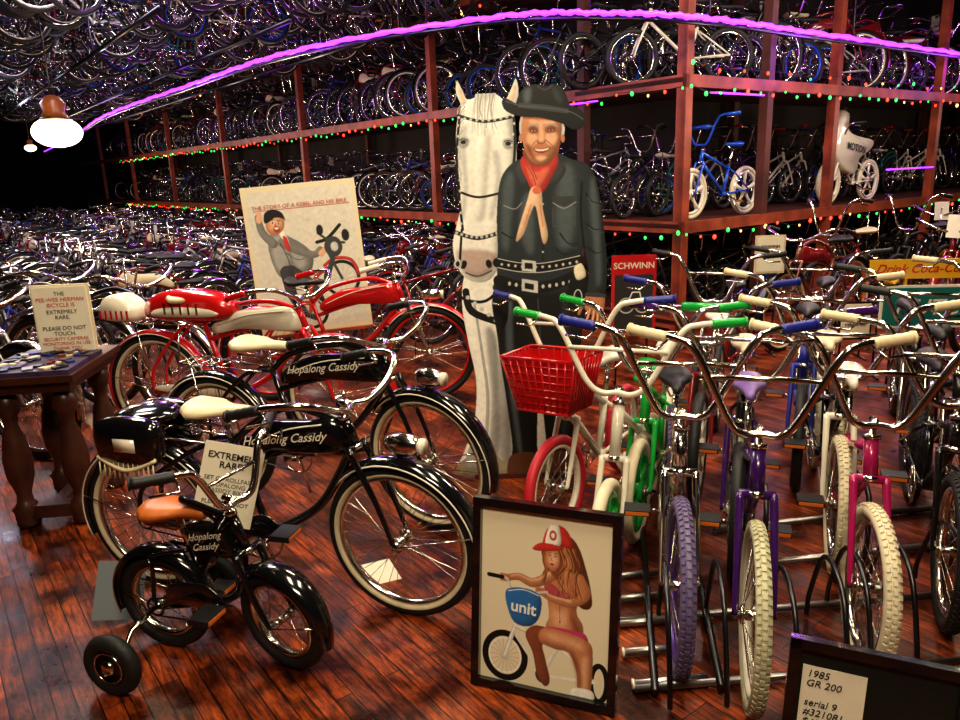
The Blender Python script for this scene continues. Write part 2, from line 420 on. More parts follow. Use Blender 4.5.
# ------------------------------------------------------------------ printed artwork (procedurally painted colour attribute on a flat grid)
def printmat():
    m=bpy.data.materials.new('printed_card'); m.use_nodes=True; nt=m.node_tree
    at=nt.nodes.new('ShaderNodeAttribute'); at.attribute_name='ink'
    nt.links.new(at.outputs['Color'],nt.nodes['Principled BSDF'].inputs['Base Color']); nt.nodes['Principled BSDF'].inputs['Roughness'].default_value=.5
    return m
PRINT=printmat()
def blur(a,r):
    r=int(round(r))
    if r<1: return a
    for ax in (0,1):
        for _ in range(2):
            p=np.pad(a,[(r+1,r) if i==ax else (0,0) for i in (0,1)],mode='edge')
            c=np.cumsum(p,axis=ax)
            a=(np.take(c,np.arange(2*r+1,c.shape[ax]),axis=ax)-np.take(c,np.arange(0,c.shape[ax]-2*r-1),axis=ax))/(2*r+1)
    return a
class Art:
    def __init__(s,fn,dom,nx,ny,yup=False,y0=0.,bg=None):
        s.b=B(); s.fn=fn; s.dom=dom; s.nx=nx; s.ny=ny; s.yup=yup; s.y0=y0
        s.c=np.zeros((ny,nx,3)); s.a=np.zeros((ny,nx))
        if bg: s.c[:]=bg; s.a[:]=1
        nz=blur(np.random.rand(ny,nx),3); nz=(nz-nz.mean())/nz.std(); nz2=np.random.randn(ny,nx)
        s.nz=1+.035*nz+.02*nz2
    def g(s,q):
        x0,x1,y0,y1=s.dom; return ((q[0]-x0)/(x1-x0)*s.nx,(q[1]-y0)/(y1-y0)*s.ny)
    def comp(s,mask,ox,oy,col,soft,shade):
        h,w=mask.shape
        a=blur(mask,soft) if soft>=1 else mask
        f=np.ones_like(mask)
        if shade:
            r=max(1,.13*math.sqrt(mask.sum()+1)); r=min(r,14); hh=blur(mask,r)
            k=max(1,int(r*.5)); sy=-k if s.yup else k
            gr=np.roll(hh,(-sy,-k),(0,1))-np.roll(hh,(sy,k),(0,1))
            f=np.clip(.48+.58*hh+.75*gr*shade,.25,1.5); f=1+(f-1)*shade
        c=np.array(col)[None,None,:]*(f*s.nz[oy:oy+h,ox:ox+w])[...,None]
        al=a[...,None]
        s.c[oy:oy+h,ox:ox+w]=s.c[oy:oy+h,ox:ox+w]*(1-al)+c*al
        s.a[oy:oy+h,ox:ox+w]=np.maximum(s.a[oy:oy+h,ox:ox+w],mask if soft>=1.5 else a)
    def poly(s,pts,mat,smooth=True,k=5,soft=None,shade=None):
        if smooth: pts=[(q.x,q.y) for q in cr([(a,c,0) for a,c in pts],k,True)]
        G=[s.g(q) for q in pts]; xs=[q[0] for q in G]; ys=[q[1] for q in G]
        pad=16
        ox=max(0,int(min(xs))-pad); oy=max(0,int(min(ys))-pad); ex=min(s.nx,int(max(xs))+pad); ey=min(s.ny,int(max(ys))+pad)
        if ex<=ox or ey<=oy: return
        X,Y=np.meshgrid(np.arange(ox,ex)+.5,np.arange(oy,ey)+.5); ins=np.zeros(X.shape,bool)
        for i in range(len(G)):
            x1,y1=G[i]; x2,y2=G[(i+1)%len(G)]
            if abs(y2-y1)<1e-9: continue
            ins^=((y1>Y)!=(y2>Y))&(X<(x2-x1)*(Y-y1)/(y2-y1)+x1)
        m=ins.astype(float); col=mat.node_tree.nodes['Principled BSDF'].inputs['Base Color'].default_value[:3]
        if soft is None: soft=max(1,.09*math.sqrt(m.sum())) if mat in SOFT else 0
        if shade is None: shade=(0 if (not smooth) or mat in SOFT else .9)
        if soft<1: m=(m*2+blur(m,1))/3
        s.comp(m,ox,oy,col,soft,shade)
    def ell(s,cx,cy,rx,ry,mat,rot=0.,n=20):
        pts=[]
        for i in range(n):
            a=2*math.pi*i/n; x,y=rx*math.cos(a),ry*math.sin(a)
            pts.append((cx+x*math.cos(rot)-y*math.sin(rot),cy+x*math.sin(rot)+y*math.cos(rot)))
        s.poly(pts,mat,True,2,soft=0,shade=.5)
    def ringe(s,cx,cy,rx,ry,w,mat,n=32):
        s.stroke([(cx+rx*math.cos(2*math.pi*i/n),cy+ry*math.sin(2*math.pi*i/n)) for i in range(n+1)],w,mat,False)
    def stroke(s,pts,w,mat,smooth=True):
        if smooth and len(pts)>2: pts=[(q.x,q.y) for q in cr([(a,c,0) for a,c in pts],5)]
        ws=w if isinstance(w,(list,tuple)) else (w,w); sc=s.nx/(s.dom[1]-s.dom[0])
        G=[s.g(q) for q in pts]; mw=max(ws)*sc; xs=[q[0] for q in G]; ys=[q[1] for q in G]; pad=int(mw)+3
        ox=max(0,int(min(xs))-pad); oy=max(0,int(min(ys))-pad); ex=min(s.nx,int(max(xs))+pad); ey=min(s.ny,int(max(ys))+pad)
        if ex<=ox or ey<=oy: return
        X,Y=np.meshgrid(np.arange(ox,ex)+.5,np.arange(oy,ey)+.5); m=np.zeros(X.shape); n=len(G)
        for i in range(n-1):
            x1,y1=G[i]; x2,y2=G[i+1]; dx,dy=x2-x1,y2-y1; L=dx*dx+dy*dy+1e-9
            t=np.clip(((X-x1)*dx+(Y-y1)*dy)/L,0,1); d=np.hypot(X-x1-t*dx,Y-y1-t*dy)
            w0=(ws[0]+(ws[-1]-ws[0])*(i+t)/(n-1))*sc/2
            m=np.maximum(m,np.clip(w0-d+.5,0,1))
        col=mat.node_tree.nodes['Principled BSDF'].inputs['Base Color'].default_value[:3]
        s.comp(m,ox,oy,col,0,.8 if mw>8 else 0)
    def done(s,name,parent=None):
        nx,ny=s.nx,s.ny; x0,x1,y0,y1=s.dom
        vs=[]
        for j in range(ny):
            yy=y0+(j+.5)/ny*(y1-y0)
            for i in range(nx):
                u,v=s.fn(x0+(i+.5)/nx*(x1-x0),yy); vs.append((u,s.y0-.001,v))
        ok=s.a>.5; q=ok[:-1,:-1]&ok[1:,:-1]&ok[:-1,1:]&ok[1:,1:]
        J,I=np.nonzero(q); base=J*nx+I
        if s.yup: F=np.stack([base,base+1,base+nx+1,base+nx],1)
        else: F=np.stack([base,base+nx,base+nx+1,base+1],1)
        me=bpy.data.meshes.new(name); me.from_pydata(vs,[],F.tolist())
        at=me.color_attributes.new('ink','FLOAT_COLOR','POINT')
        col=np.ones((ny*nx,4)); col[:,:3]=np.clip(s.c.reshape(-1,3),0,1); at.data.foreach_set('color',col.ravel())
        me.materials.append(PRINT); me.update()
        o=bpy.data.objects.new(name,me); COL.objects.link(o)
        if parent: o.parent=parent
        return o

def P(name,r,g,b_): return M('print_'+name,(r,g,b_),.55)
pw=P('white',.86,.83,.75); pg=P('grey',.36,.36,.34); pdg=P('darkgrey',.05,.055,.06); pk=P('black',.008,.009,.010)
ps=P('skin',.50,.21,.10); psd=P('skin_dark',.24,.075,.035); psl=P('skin_light',.78,.44,.27); psr=P('lip',.36,.05,.04)
pslate=P('slate',.024,.033,.038); pslate2=P('slate_hi',.085,.11,.12); psil=P('silver',.6,.6,.56); pred=P('red',.55,.04,.03)
pcor=P('coral',.70,.16,.09); pscarf=P('scarf',.82,.55,.36); pbrown=P('brown',.12,.045,.02); pcream=P('cream',.80,.72,.52)
pblue=P('blue',.03,.16,.42); phair=P('auburn',.16,.05,.022); phair2=P('auburn_hi',.42,.17,.07); ppink=P('pink',.5,.05,.16); plg=P('lightgrey',.56,.56,.52)
pgrass=P('straw',.35,.31,.2)
SOFT={pslate2,psl,psd,plg}

# ------------------------------------------------------------------ ROOM
def floor_mat():
    m=bpy.data.materials.new('wood_plank_floor'); m.use_nodes=True; nt=m.node_tree; N=nt.nodes; L=nt.links; bs=N['Principled BSDF']
    tc=N.new('ShaderNodeTexCoord'); mp=N.new('ShaderNodeMapping'); mp.inputs['Rotation'].default_value=(0,0,rad(-126.87))
    L.new(tc.outputs['Object'],mp.inputs['Vector'])
    br=N.new('ShaderNodeTexBrick'); br.offset=.37; br.offset_frequency=3
    for k_,v_ in (('Scale',1.),('Brick Width',1.1),('Row Height',.055),('Mortar Size',.002),('Mortar Smooth',.2),('Bias',-.15)): br.inputs[k_].default_value=v_
    br.inputs['Color1'].default_value=(.30,.066,.014,1); br.inputs['Color2'].default_value=(.085,.017,.006,1); br.inputs['Mortar'].default_value=(.004,.002,.002,1)
    L.new(mp.outputs['Vector'],br.inputs['Vector'])
    m2=N.new('ShaderNodeMapping'); m2.inputs['Scale'].default_value=(2.4,20,1); L.new(mp.outputs['Vector'],m2.inputs['Vector'])
    nz=N.new('ShaderNodeTexNoise'); nz.inputs['Scale'].default_value=3; nz.inputs['Detail'].default_value=8; nz.inputs['Roughness'].default_value=.75; L.new(m2.outputs['Vector'],nz.inputs['Vector'])
    n2=N.new('ShaderNodeTexNoise'); n2.inputs['Scale'].default_value=4.; n2.inputs['Detail'].default_value=8; n2.inputs['Roughness'].default_value=.65; L.new(tc.outputs['Object'],n2.inputs['Vector'])
    r1=N.new('ShaderNodeValToRGB'); r1.color_ramp.elements[0].position=.38; r1.color_ramp.elements[0].color=(.08,.06,.06,1); r1.color_ramp.elements[1].position=.66; r1.color_ramp.elements[1].color=(1.6,1.5,1.3,1)
    L.new(nz.outputs['Fac'],r1.inputs['Fac'])
    r2=N.new('ShaderNodeValToRGB'); r2.color_ramp.elements[0].position=.40; r2.color_ramp.elements[0].color=(.25,.2,.2,1); r2.color_ramp.elements[1].position=.62; r2.color_ramp.elements[1].color=(1.5,1.4,1.2,1)
    L.new(n2.outputs['Fac'],r2.inputs['Fac'])
    def mul(a,b_):
        x=N.new('ShaderNodeMix'); x.data_type='RGBA'; x.blend_type='MULTIPLY'; x.inputs[0].default_value=1; L.new(a,x.inputs[6]); L.new(b_,x.inputs[7]); return x.outputs[2]
    L.new(mul(mul(br.outputs['Color'],r1.outputs['Color']),r2.outputs['Color']),bs.inputs['Base Color'])
    mr=N.new('ShaderNodeMapRange'); mr.inputs['From Min'].default_value=.3; mr.inputs['From Max'].default_value=.7; mr.inputs['To Min'].default_value=.22; mr.inputs['To Max'].default_value=.55; L.new(n2.outputs['Fac'],mr.inputs['Value']); L.new(mr.outputs['Result'],bs.inputs['Roughness'])
    bs.inputs['Specular IOR Level'].default_value=.4
    bp=N.new('ShaderNodeBump'); bp.inputs['Strength'].default_value=.5; bp.inputs['Distance'].default_value=.006
    ad=N.new('ShaderNodeMath'); ad.operation='SUBTRACT'; L.new(n2.outputs['Fac'],ad.inputs[0]); L.new(br.outputs['Fac'],ad.inputs[1]); L.new(ad.outputs[0],bp.inputs['Height']); L.new(bp.outputs['Normal'],bs.inputs['Normal'])
    return m
X0,X1,Y0,Y1,H=-22.,14.,-4.,32.,4.3
def quadobj(name,vs,mat):
    b=B(); b.add(vs,[[0,1,2,3]],mat,False); return b.obj(name)
quadobj('floor',[(X0,Y0,0),(X1,Y0,0),(X1,Y1,0),(X0,Y1,0)],floor_mat())
wallm=M('dark_wall',(.03,.022,.02),.8,noise=.4,nscale=2); ceilm=M('dark_ceiling',(.02,.016,.018),.85,noise=.4,nscale=1.5)
quadobj('ceiling',[(X0,Y0,H),(X0,Y1,H),(X1,Y1,H),(X1,Y0,H)],ceilm)
quadobj('wall_back',[(X0,Y1,0),(X1,Y1,0),(X1,Y1,H),(X0,Y1,H)],wallm)
quadobj('wall_front',[(X1,Y0,0),(X0,Y0,0),(X0,Y0,H),(X1,Y0,H)],wallm)
quadobj('wall_left',[(X0,Y0,0),(X0,Y1,0),(X0,Y1,H),(X0,Y0,H)],wallm)
quadobj('wall_right',[(X1,Y1,0),(X1,Y0,0),(X1,Y0,H),(X1,Y1,H)],wallm)

# ------------------------------------------------------------------ shelving (convex corner at C)
C=V(1.8,6.6,0); aL=rad(-53.13); aR=rad(36.87)
TL=Matrix.Translation(C)@Matrix.Rotation(aL,4,'Z'); TR=Matrix.Translation(C)@Matrix.Rotation(aR,4,'Z')
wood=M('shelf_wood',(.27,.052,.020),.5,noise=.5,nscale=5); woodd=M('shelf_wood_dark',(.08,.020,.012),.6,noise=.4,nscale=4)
b=B()
DECKS=(.12,.98,2.2)
for z in DECKS:
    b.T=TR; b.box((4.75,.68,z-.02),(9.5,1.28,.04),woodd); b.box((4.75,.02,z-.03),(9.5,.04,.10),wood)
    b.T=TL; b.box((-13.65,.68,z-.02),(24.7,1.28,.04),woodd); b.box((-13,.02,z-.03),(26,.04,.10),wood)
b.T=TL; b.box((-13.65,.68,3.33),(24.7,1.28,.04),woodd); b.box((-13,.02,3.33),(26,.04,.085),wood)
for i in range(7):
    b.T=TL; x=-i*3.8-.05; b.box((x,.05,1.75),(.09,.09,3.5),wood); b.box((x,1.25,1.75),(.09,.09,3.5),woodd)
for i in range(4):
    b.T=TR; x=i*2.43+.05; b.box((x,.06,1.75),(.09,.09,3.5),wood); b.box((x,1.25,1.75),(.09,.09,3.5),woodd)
b.T=TL; b.box((-13.6,1.37,2.1),(25,.03,4.2),wallm)
b.T=TR; b.box((5.2,1.37,2.1),(7.6,.03,4.2),wallm)
b.T=Matrix.Identity(4)
shelving=b.obj('display_shelving')

# ------------------------------------------------------------------ background bikes
lo=dict(lo=True,ns=12,stand=True)
var=[]
specs=[
 dict(R=.33,frame='cruiser',fc=dred,tank=dred,fend=dred,wall=white_r,bars='cruiser',seat=cream,W=.24),
 dict(R=.33,frame='diamond',fc=navy,bars='drop',W=.15),
 dict(R=.26,wb=.95,frame='bmx',fc=chrome,bars='bmx',W=.13,post=.22,stl=.28,rim=blue,grip=navy),
 dict(R=.25,wb=.95,frame='sting',fc=teal,bars='ape',W=.17,post=.14,stl=.3,L=.42,seat=whitep),
 dict(R=.33,frame='cruiser',fc=black,fend=black,wall=white_r,bars='cruiser',W=.24,tag=paper),
 dict(R=.33,frame='step',fc=gun,fend=chrome,bars='cruiser',seat=blackm,W=.24),
 dict(R=.26,wb=.93,frame='bmx',fc=whitep,bars='bmx',W=.13,post=.22,stl=.28,grip=red),
 dict(R=.25,wb=.95,frame='sting',fc=purple,bars='ape',W=.17,post=.14,stl=.3,L=.42),
 dict(R=.33,frame='diamond',fc=steel,bars='cruiser',W=.16,fend=chrome),
 dict(R=.26,wb=.93,frame='bmx',fc=gun,bars='wide',W=.13,post=.22,stl=.28,mag=black),
 dict(R=.33,frame='cruiser',fc=dred,fend=chrome,tank=cream,bars='cruiser',W=.24),
 dict(R=.34,frame='diamond',fc=gun,bars='cruiser',W=.16),
]
for i,s_ in enumerate(specs):
    d=dict(lo); d.update(s_); bb_=bike(**d); var.append(bb_.mesh('bicycle_mesh_%d'%i))
bm_blue=bike(R=.25,wb=.9,frame='bmx',fc=blue,bars='bmx',W=.13,post=.2,stl=.28,mag=whitep,tire=white_r,grip=blue,seat=blue,barm=blue,pad=blue).mesh('bmx_blue')

def empty(name):
    e=bpy.data.objects.new(name,None); COL.objects.link(e); e.empty_display_size=.2; return e
def inst(me,name,loc,rz,parent=None,lean=0.,sc=1.):
    o=bpy.data.objects.new(name,me); COL.objects.link(o); o.location=loc; o.rotation_euler=(lean,0,rz); o.scale=(sc,)*3
    if parent: o.parent=parent
    return o
shelfE=empty('shelved_bicycle_collection'); shelfE.parent=shelving
floorE=empty('parked_bicycle_rows'); hangE=empty('hanging_bicycle_collection')
def rv(kind=0):
    pool=(range(12),(2,3,6,7,9),(1,4,5,8,8,9,11,11,2,7,10,0))[kind]
    return var[random.choice(list(pool))]
for z in (.12,.98,2.2,3.35):
    x=-1.3 if z<3.3 else -1.
    while x>-22:
        w=TL@V(x,.62,z)
        sc=.84 if z<2 else .95
        if z>3.3: sc=.8
        inst(rv(),'bicycle',w,aL+rad(random.uniform(18,50))+(math.pi if random.random()<.5 else 0),shelfE,random.uniform(-.05,.05),sc); x-=random.uniform(.28,.42)
for z in (.12,2.2):
    x=.6
    while x<9:
        w=TR@V(x,.55,z); inst(rv(1 if z<1 else 0),'bicycle',w,aR+rad(random.uniform(-40,-8))+(math.pi if random.random()<.6 else 0),shelfE,0,.98 if z>1 else .72); x+=random.uniform(.32,.5)
x=.4
while x<9:
    w=TR@V(x,1.05,2.2); inst(rv(),'bicycle',w,aR+rad(random.uniform(-15,15)),shelfE,0,1.); x+=.45
x=.3
while x<9:
    w=TR@V(x,1.0,.98); inst(rv(1),'bicycle',w,aR+rad(random.uniform(-18,18)),shelfE,0,.88); x+=.42
inst(bm_blue,'bmx_bicycle',TR@V(.95,.32,.98),aR+math.pi,None,0,.95)

for bI,bo in enumerate((.85,2.3,3.7,5.1,6.5,7.9)):
    a=0.
    while a<19:
        a+=random.uniform(.28,.38)
        q=C+V(-.6,.8,0)*a+V(-.8,-.6,0)*bo
        if q.y<4.9 or q.x<-.72*q.y-1.2: continue
        if q.x>-2.55 and q.y<6.3: continue
        if q.x>-.5 and q.y<6.7 : continue
        inst(rv(2),'bicycle',q,math.atan2(-.6,-.8)+random.uniform(-.12,.12)+(math.pi if random.random()<.25 else 0),floorE,random.uniform(-.06,.06),random.uniform(.86,1))
for bI,bo in enumerate((-.2,.9,2.1,3.3,4.5,5.7,7.,8.3)):
    a=2.5
    while a<18:
        a+=random.uniform(.36,.5)
        q=C+V(-.6,.8,0)*a+V(-.8,-.6,0)*bo
        if q.y<7.4 or q.x<-.72*q.y-1.2: continue
        q.z=2.98+random.uniform(0,.2)
        inst(rv(),'bicycle',q,math.atan2(-.6,-.8)+random.uniform(-.5,.5),hangE,random.uniform(-.1,.1),.95)
b=B()
for bo in (.9,2.1,3.3,4.5,5.7,7.,8.3):
    p0=C+V(-.6,.8,0)*3+V(-.8,-.6,0)*bo; p1=C+V(-.6,.8,0)*20+V(-.8,-.6,0)*bo
    b.tube([p0+V(0,0,2.95),p1+V(0,0,2.95)],.025,gun,6)
    for i in range(7):
        q=p0.lerp(p1,i/6); b.tube([q+V(0,0,2.95),q+V(0,0,H)],.012,gun,5)
b.obj('ceiling_rail',parent=hangE)

# ------------------------------------------------------------------ purple led strip + string lights
led=M('purple_led',(.42,.05,1.),.4,emis=2.0)
pts=[(-17,31,2.8),(-11.2,22,2.78),(-7.2,15.4,2.76),(-3.9,10.9,2.75),(-1.75,8.15,2.74),(0.2,6.75,2.73),(1.1,6.35,2.66),(1.95,6.5,2.62),(3.4,7.6,2.63),(6.3,9.85,2.66),(9.2,12.1,2.7)]
cv=cr(pts,24)
b=B(); b.tube([q+V(0,0,.006*math.sin(i*1.3)) for i,q in enumerate(cv)],[.018+.009*(i%2) for i in range(len(cv))],led,6); b.tube([q+V(0,.035,-.035) for q in cv],.018,gun,5)
for i in range(0,len(cv),28): b.tube([cv[i]+V(0,.035,-.035),V(cv[i].x,cv[i].y+.035,H)],.008,gun,5)
b.obj('purple_rope_light')
b=B()
for (T,xa,xb,z) in ((TL,-1.,-3.2,2.09),(TR,.3,1.1,2.08),(TR,3.6,4.8,1.35),(TL,-6,-7.5,.9),(TL,-5,-8,3.26)):
    b.T=T; b.tube([V(xa,-.02,z),V(xb,-.02,z)],.010,led,5)
b.T=Matrix.Identity(4); b.obj('purple_tube_light')
lr=M('bulb_red',(1.,.05,.02),.4,emis=3.5); lg=M('bulb_green',(.05,1.,.15),.4,emis=1.4); lw=M('bulb_amber',(1.,.45,.12),.4,emis=4)
b=B()
def stringl(fn,n):
    line=[]
    for i in range(n):
        q=fn(i/(n-1)); q=q+V(0,0,-.04*abs(math.sin(i*.9))+random.uniform(-.02,.02)); line.append(q)
        r=random.choice((.010,.013,.017))
        b.ell(q-V(0,0,.015),(r,r,r*1.3),random.choice((lr,lr,lr,lg,lg,lw)),6,4)
    b.tube(line,.003,blackm,3,cap=False)
for z,off in ((2.13,-.05),(.92,-.05)):
    stringl(lambda t:TL@V(-20*t,off,z),110); stringl(lambda t:TR@V(9*t,off,z),46)
stringl(lambda t:TL@V(-20*t,-.05,3.25),60)
stringl(lambda t:TR@V(9*t,-.06,2.30),26)
b.obj('string_lights')

# ------------------------------------------------------------------ pendant lamps
globe=M('lamp_globe',(1.,.84,.60),.4,emis=4.5); amber=M('amber_glass',(.16,.045,.012),.3,emis=.5)
for i,(x,y,z,s_) in enumerate(((-4.22,8.,2.02,1.),(-8.4,13.,2.0,.6),(-9.6,17,2.3,.5),(-6.9,10.2,1.45,.35))):
    b=B(); b.ell((0,0,0),(.235*s_,.235*s_,.15*s_),globe,24,14)
    b.lathe([(.03*s_,.36*s_),(.07*s_,.34*s_),(.12*s_,.28*s_),(.10*s_,.2*s_),(.13*s_,.13*s_)],(0,0,0),amber,16)
    b.lathe([(.13*s_,.10*s_),(.15*s_,.13*s_),(.12*s_,.15*s_)],(0,0,0),bronze,16)
    b.tube([V(0,0,.34*s_),V(0,0,H-z)],.008,gun,5); b.tube([V(0,0,H-z-.05),V(0,0,H-z)],.06,gun,12)
    b.obj('pendant_lamp',(x,y,z))

# ------------------------------------------------------------------ hero bikes left
B1=bike(R=.285,tr=.023,wb=.99,frame='cruiser',fc=black,fork=black,fend=black,trim=whitep,tank=black,wall=white_r,bars='cruiser',grip=blackm,seat=cream,
        steer=-.14,light=True,W=.2,L=.26,stl=.36,post=.09,htl=.1,guard=black,rack=True,bags=True,springs=True,ns=36,sx=.07)
o1=place(B1,'vintage_cruiser_bicycle',(-1.25,2.6),(-.28,2.33))
I=B1.info; mx=(I['st'].x+I['ht'].x)/2; mz=(I['st'].z+I['ht'].z)/2
text(o1,'Hopalong Cassidy',.044,(mx,-.036,mz-.035),whitep,shear=.5,bold=.0004,rot=(math.pi/2,-.12,0))
B2=bike(R=.31,tr=.024,wb=1.08,frame='cruiser',fc=black,fork=black,fend=black,trim=whitep,tank=black,wall=white_r,bars='cruiser',grip=blackm,seat=cream,
        steer=-.2,light=True,W=.23,L=.28,stl=.4,post=.09,htl=.11,guard=black,rack=True,springs=True,ns=36)
o2=place(B2,'vintage_cruiser_bicycle',(-1.24,3.36),(-.23,2.98))
I=B2.info; mx=(I['st'].x+I['ht'].x)/2; mz=(I['st'].z+I['ht'].z)/2
text(o2,'Hopalong Cassidy',.05,(mx,-.036,mz-.035),whitep,shear=.5,bold=.0004,rot=(math.pi/2,-.12,0))
K=bike(R=.172,tr=.023,wb=.44,frame='cruiser',fc=black,fork=black,tank=black,bars='kid',grip=blackm,seat=tan,W=.17,L=.22,stl=.19,post=.1,htl=.12,fr=.012,
       steer=-.25,trainer=True,ns=20,fend=black,stand=False,bbz=.19,guard=black)
ok=place(K,'child_training_bicycle',(-1.05,2.20),(-.645,2.07))
I=K.info; mx=(I['st'].x+I['ht'].x)/2; mz=(I['st'].z+I['ht'].z)/2
text(ok,'Hopalong',.032,(mx,-.036,mz-.01),whitep,shear=.5,rot=(math.pi/2,-.2,0)); text(ok,'Cassidy',.032,(mx,-.036,mz-.045),whitep,shear=.5,rot=(math.pi/2,-.2,0))
b=B(); b.box((0,0,0),(.2,.002,.29),paper); b.tube([V(-.06,0,.145),V(0,.05,.26),V(.06,0,.145)],.0012,ink,4)
mw=Matrix.Translation((-.88,2.40,.48))@Matrix.Rotation(.15,4,'Z')@Matrix.Rotation(.28,4,'Y')@Matrix.Rotation(-.1,4,'X')
o=b.obj('rarity_notice_card',parent=o1)
loc1=Matrix.Translation(o1.location)@Matrix.Rotation(o1.rotation_euler[2],4,'Z'); o.matrix_parent_inverse=loc1.inverted()
o.location=mw.to_translation(); o.rotation_euler=mw.to_euler()
text(o,'EXTREMELY\nRARE!',.032,(0,-.002,.09),ink,bold=.0006)
text(o,'SET OF ROLLFAST\nHOPALONG\nCASSIDY BIKES\n\nPLEASE DO NOT\nTOUCH',.021,(0,-.002,.012),ink)
C1=bike(R=.32,tr=.024,wb=1.12,frame='cruiser',fc=red,fork=chrome,fend=red,trim=whitep,tank=red,bars='cruiser',grip=whitep,seat=blackm,rim=red,W=.22,steer=.15,ns=36,light=True)
place(C1,'red_cruiser_bicycle',(-1.45,5.0),(-.35,4.9))
C2=bike(R=.33,tr=.027,wb=1.12,frame='cruiser',fc=red,fork=red,fend=red,trim=whitep,tank=whitep,wall=white_r,bars='cruiser',grip=red,seat=cream,W=.25,ns=36,guard=whitep,rack=True,steer=-.1,stl=.44)
oc2=place(C2,'red_cruiser_bicycle',(-1.85,4.2),(-.78,3.92))
b=B()
ol=cr([(-.27,0,0),(-.2,0,.09),(0,0,.12),(.22,0,.09),(.3,0,.01),(.2,0,-.05),(-.2,0,-.05)],5,True)
b.slab([(q.x,q.z) for q in ol],.16,red,.7); ol2=[(q.x*.8,q.z*.35-.01) for q in ol]; b.slab(ol2,.17,whitep,.9)
for i in range(5): b.box((-.1+i*.05,-.088,.02),(.012,.004,.06),chrome)
ol=cr([(-.55,0,-.05),(-.53,0,.06),(-.42,0,.09),(-.32,0,.02),(-.33,0,-.06)],5,True)
b.slab([(q.x,q.z) for q in ol],.18,whitep,.75)
for i in range(6): b.box((-.52+i*.035,-.09,-.02),(.012,.006,.05),red)
b.tube([V(-.05,-.05,-.04),V(-.1,-.06,-.5)],.006,chrome,6); b.tube([V(-.05,.05,-.04),V(-.1,.06,-.5)],.006,chrome,6)
o=b.obj('luggage_tank',(-.30,0,.80)); o.parent=oc2
place(bike(R=.33,frame='diamond',fc=dred,bars='cruiser',fend=chrome,rim=chrome,ns=28,W=.2,seat=blackm,tag=paper),'bicycle',(-.9,5.9),(.15,5.75))
place(bike(R=.33,frame='cruiser',fc=gun,bars='cruiser',fend=chrome,W=.22,seat=blackm),'bicycle',(-2.9,4.9),(-1.95,4.6))
place(bike(R=.33,frame='cruiser',fc=steel,bars='cruiser',fend=chrome,W=.22,seat=blackm),'bicycle',(-3.6,5.2),(-2.6,5.0))
place(bike(R=.33,frame='cruiser',fc=steel,bars='cruiser',fend=chrome,W=.22,seat=blackm),'bicycle',(-3.5,4.3),(-2.5,4.0))

# ------------------------------------------------------------------ BMX row
def bm(name,front,phi,**k):
    wb=k.get('wb',.9); r=(front[0]+wb*math.sin(rad(phi)),front[1]+wb*math.cos(rad(phi)))
    d=dict(R=.255,tr=.024,frame='bmx',bars='bmx',post=.2,stl=.26,W=.13,L=.25,htl=.1,ns=32,stand=False,fr=.016); d.update(k)
    return place(bike(**d),name,r,front)
bm('child_basket_bicycle',(.30,2.87),30,R=.22,tr=.022,fc=whitep,tire=M('red_tyre',(.5,.02,.04),.5),rim=whitep,bars='wide',barm=whitep,grip=navy,seat=whitep,basket=red,steer=-.15,wb=.82,htl=.18,post=.16)
bm('child_bmx_bicycle',(.44,2.5),24,R=.2,fc=whitep,fork=whitep,mag=green,tire=white_r,bars='wide',barm=whitep,grip=green,seat=green,wb=.8,htl=.2)
bm('child_bmx_bicycle',(.62,2.82),24,R=.215,fc=green,fork=green,mag=green,tire=white_r,bars='bmx',barm=chrome,grip=green,seat=whitep,wb=.82,htl=.16)
bm('bmx_bicycle',(.575,2.02),13,R=.265,tr=.023,fc=chrome,fork=chrome,tire=lilac,knob=lilac,rim=M('purple_rim',(.12,.06,.3),.3,.6),bars='bmx',grip=navy,seat=blackm,steer=.06,htl=.13,wb=.92)
bm('bmx_bicycle',(.765,1.93),17,R=.262,tr=.021,fc=purple,fork=purple,tire=mintr,knob=mintr,rim=whitep,bars='bmx',grip=cream,seat=M('lilac_seat',(.2,.12,.36),.4),steer=.03,htl=.13)
bm('bmx_bicycle',(1.16,2.07),20,R=.25,tr=.023,fc=pink,fork=pink,tire=white_r,knob=white_r,rim=chrome,bars='bmx',grip=cream,seat=whitep,steer=.12,htl=.12)
bm('bmx_bicycle',(1.33,2.62),20,fc=black,fork=whitep,tire=white_r,knob=white_r,bars='bmx',grip=cream,seat=cream)
bm('bmx_bicycle',(1.53,2.25),24,fc=black,fork=black,knob=rubber,bars='wide',grip=cream,seat=blackm)
bm('bmx_bicycle',(.95,2.6),20,fc=gun,fork=purple,tire=rubber,bars='wide',grip=purple,seat=cream,rim=blue)
bm('bmx_bicycle',(1.85,2.75),24,fc=gun,fork=chrome,bars='bmx',grip=blackm,seat=blackm)
bm('bmx_bicycle',(1.0,3.25),22,fc=chrome,fork=dred,mag=whitep,bars='bmx',grip=navy,seat=whitep,pad=green)
bm('bmx_bicycle',(1.5,3.35),24,fc=navy,fork=navy,bars='bmx',grip=cream,seat=blackm)
bm('bmx_bicycle',(2.05,3.4),26,fc=gun,fork=chrome,bars='bmx',grip=blackm,seat=blackm)
bm('bmx_bicycle',(2.6,3.6),30,fc=black,fork=black,bars='wide',grip=cream,seat=blackm)
bm('bmx_bicycle',(1.35,4.3),30,fc=dred,fork=chrome,bars='bmx',grip=blackm,seat=blackm)
bm('bmx_bicycle',(1.95,4.3),30,fc=gun,fork=chrome,bars='bmx',grip=blackm,seat=blackm)
bm('bmx_bicycle',(3.1,3.3),28,fc=chrome,fork=chrome,bars='bmx',grip=blackm,seat=blackm)
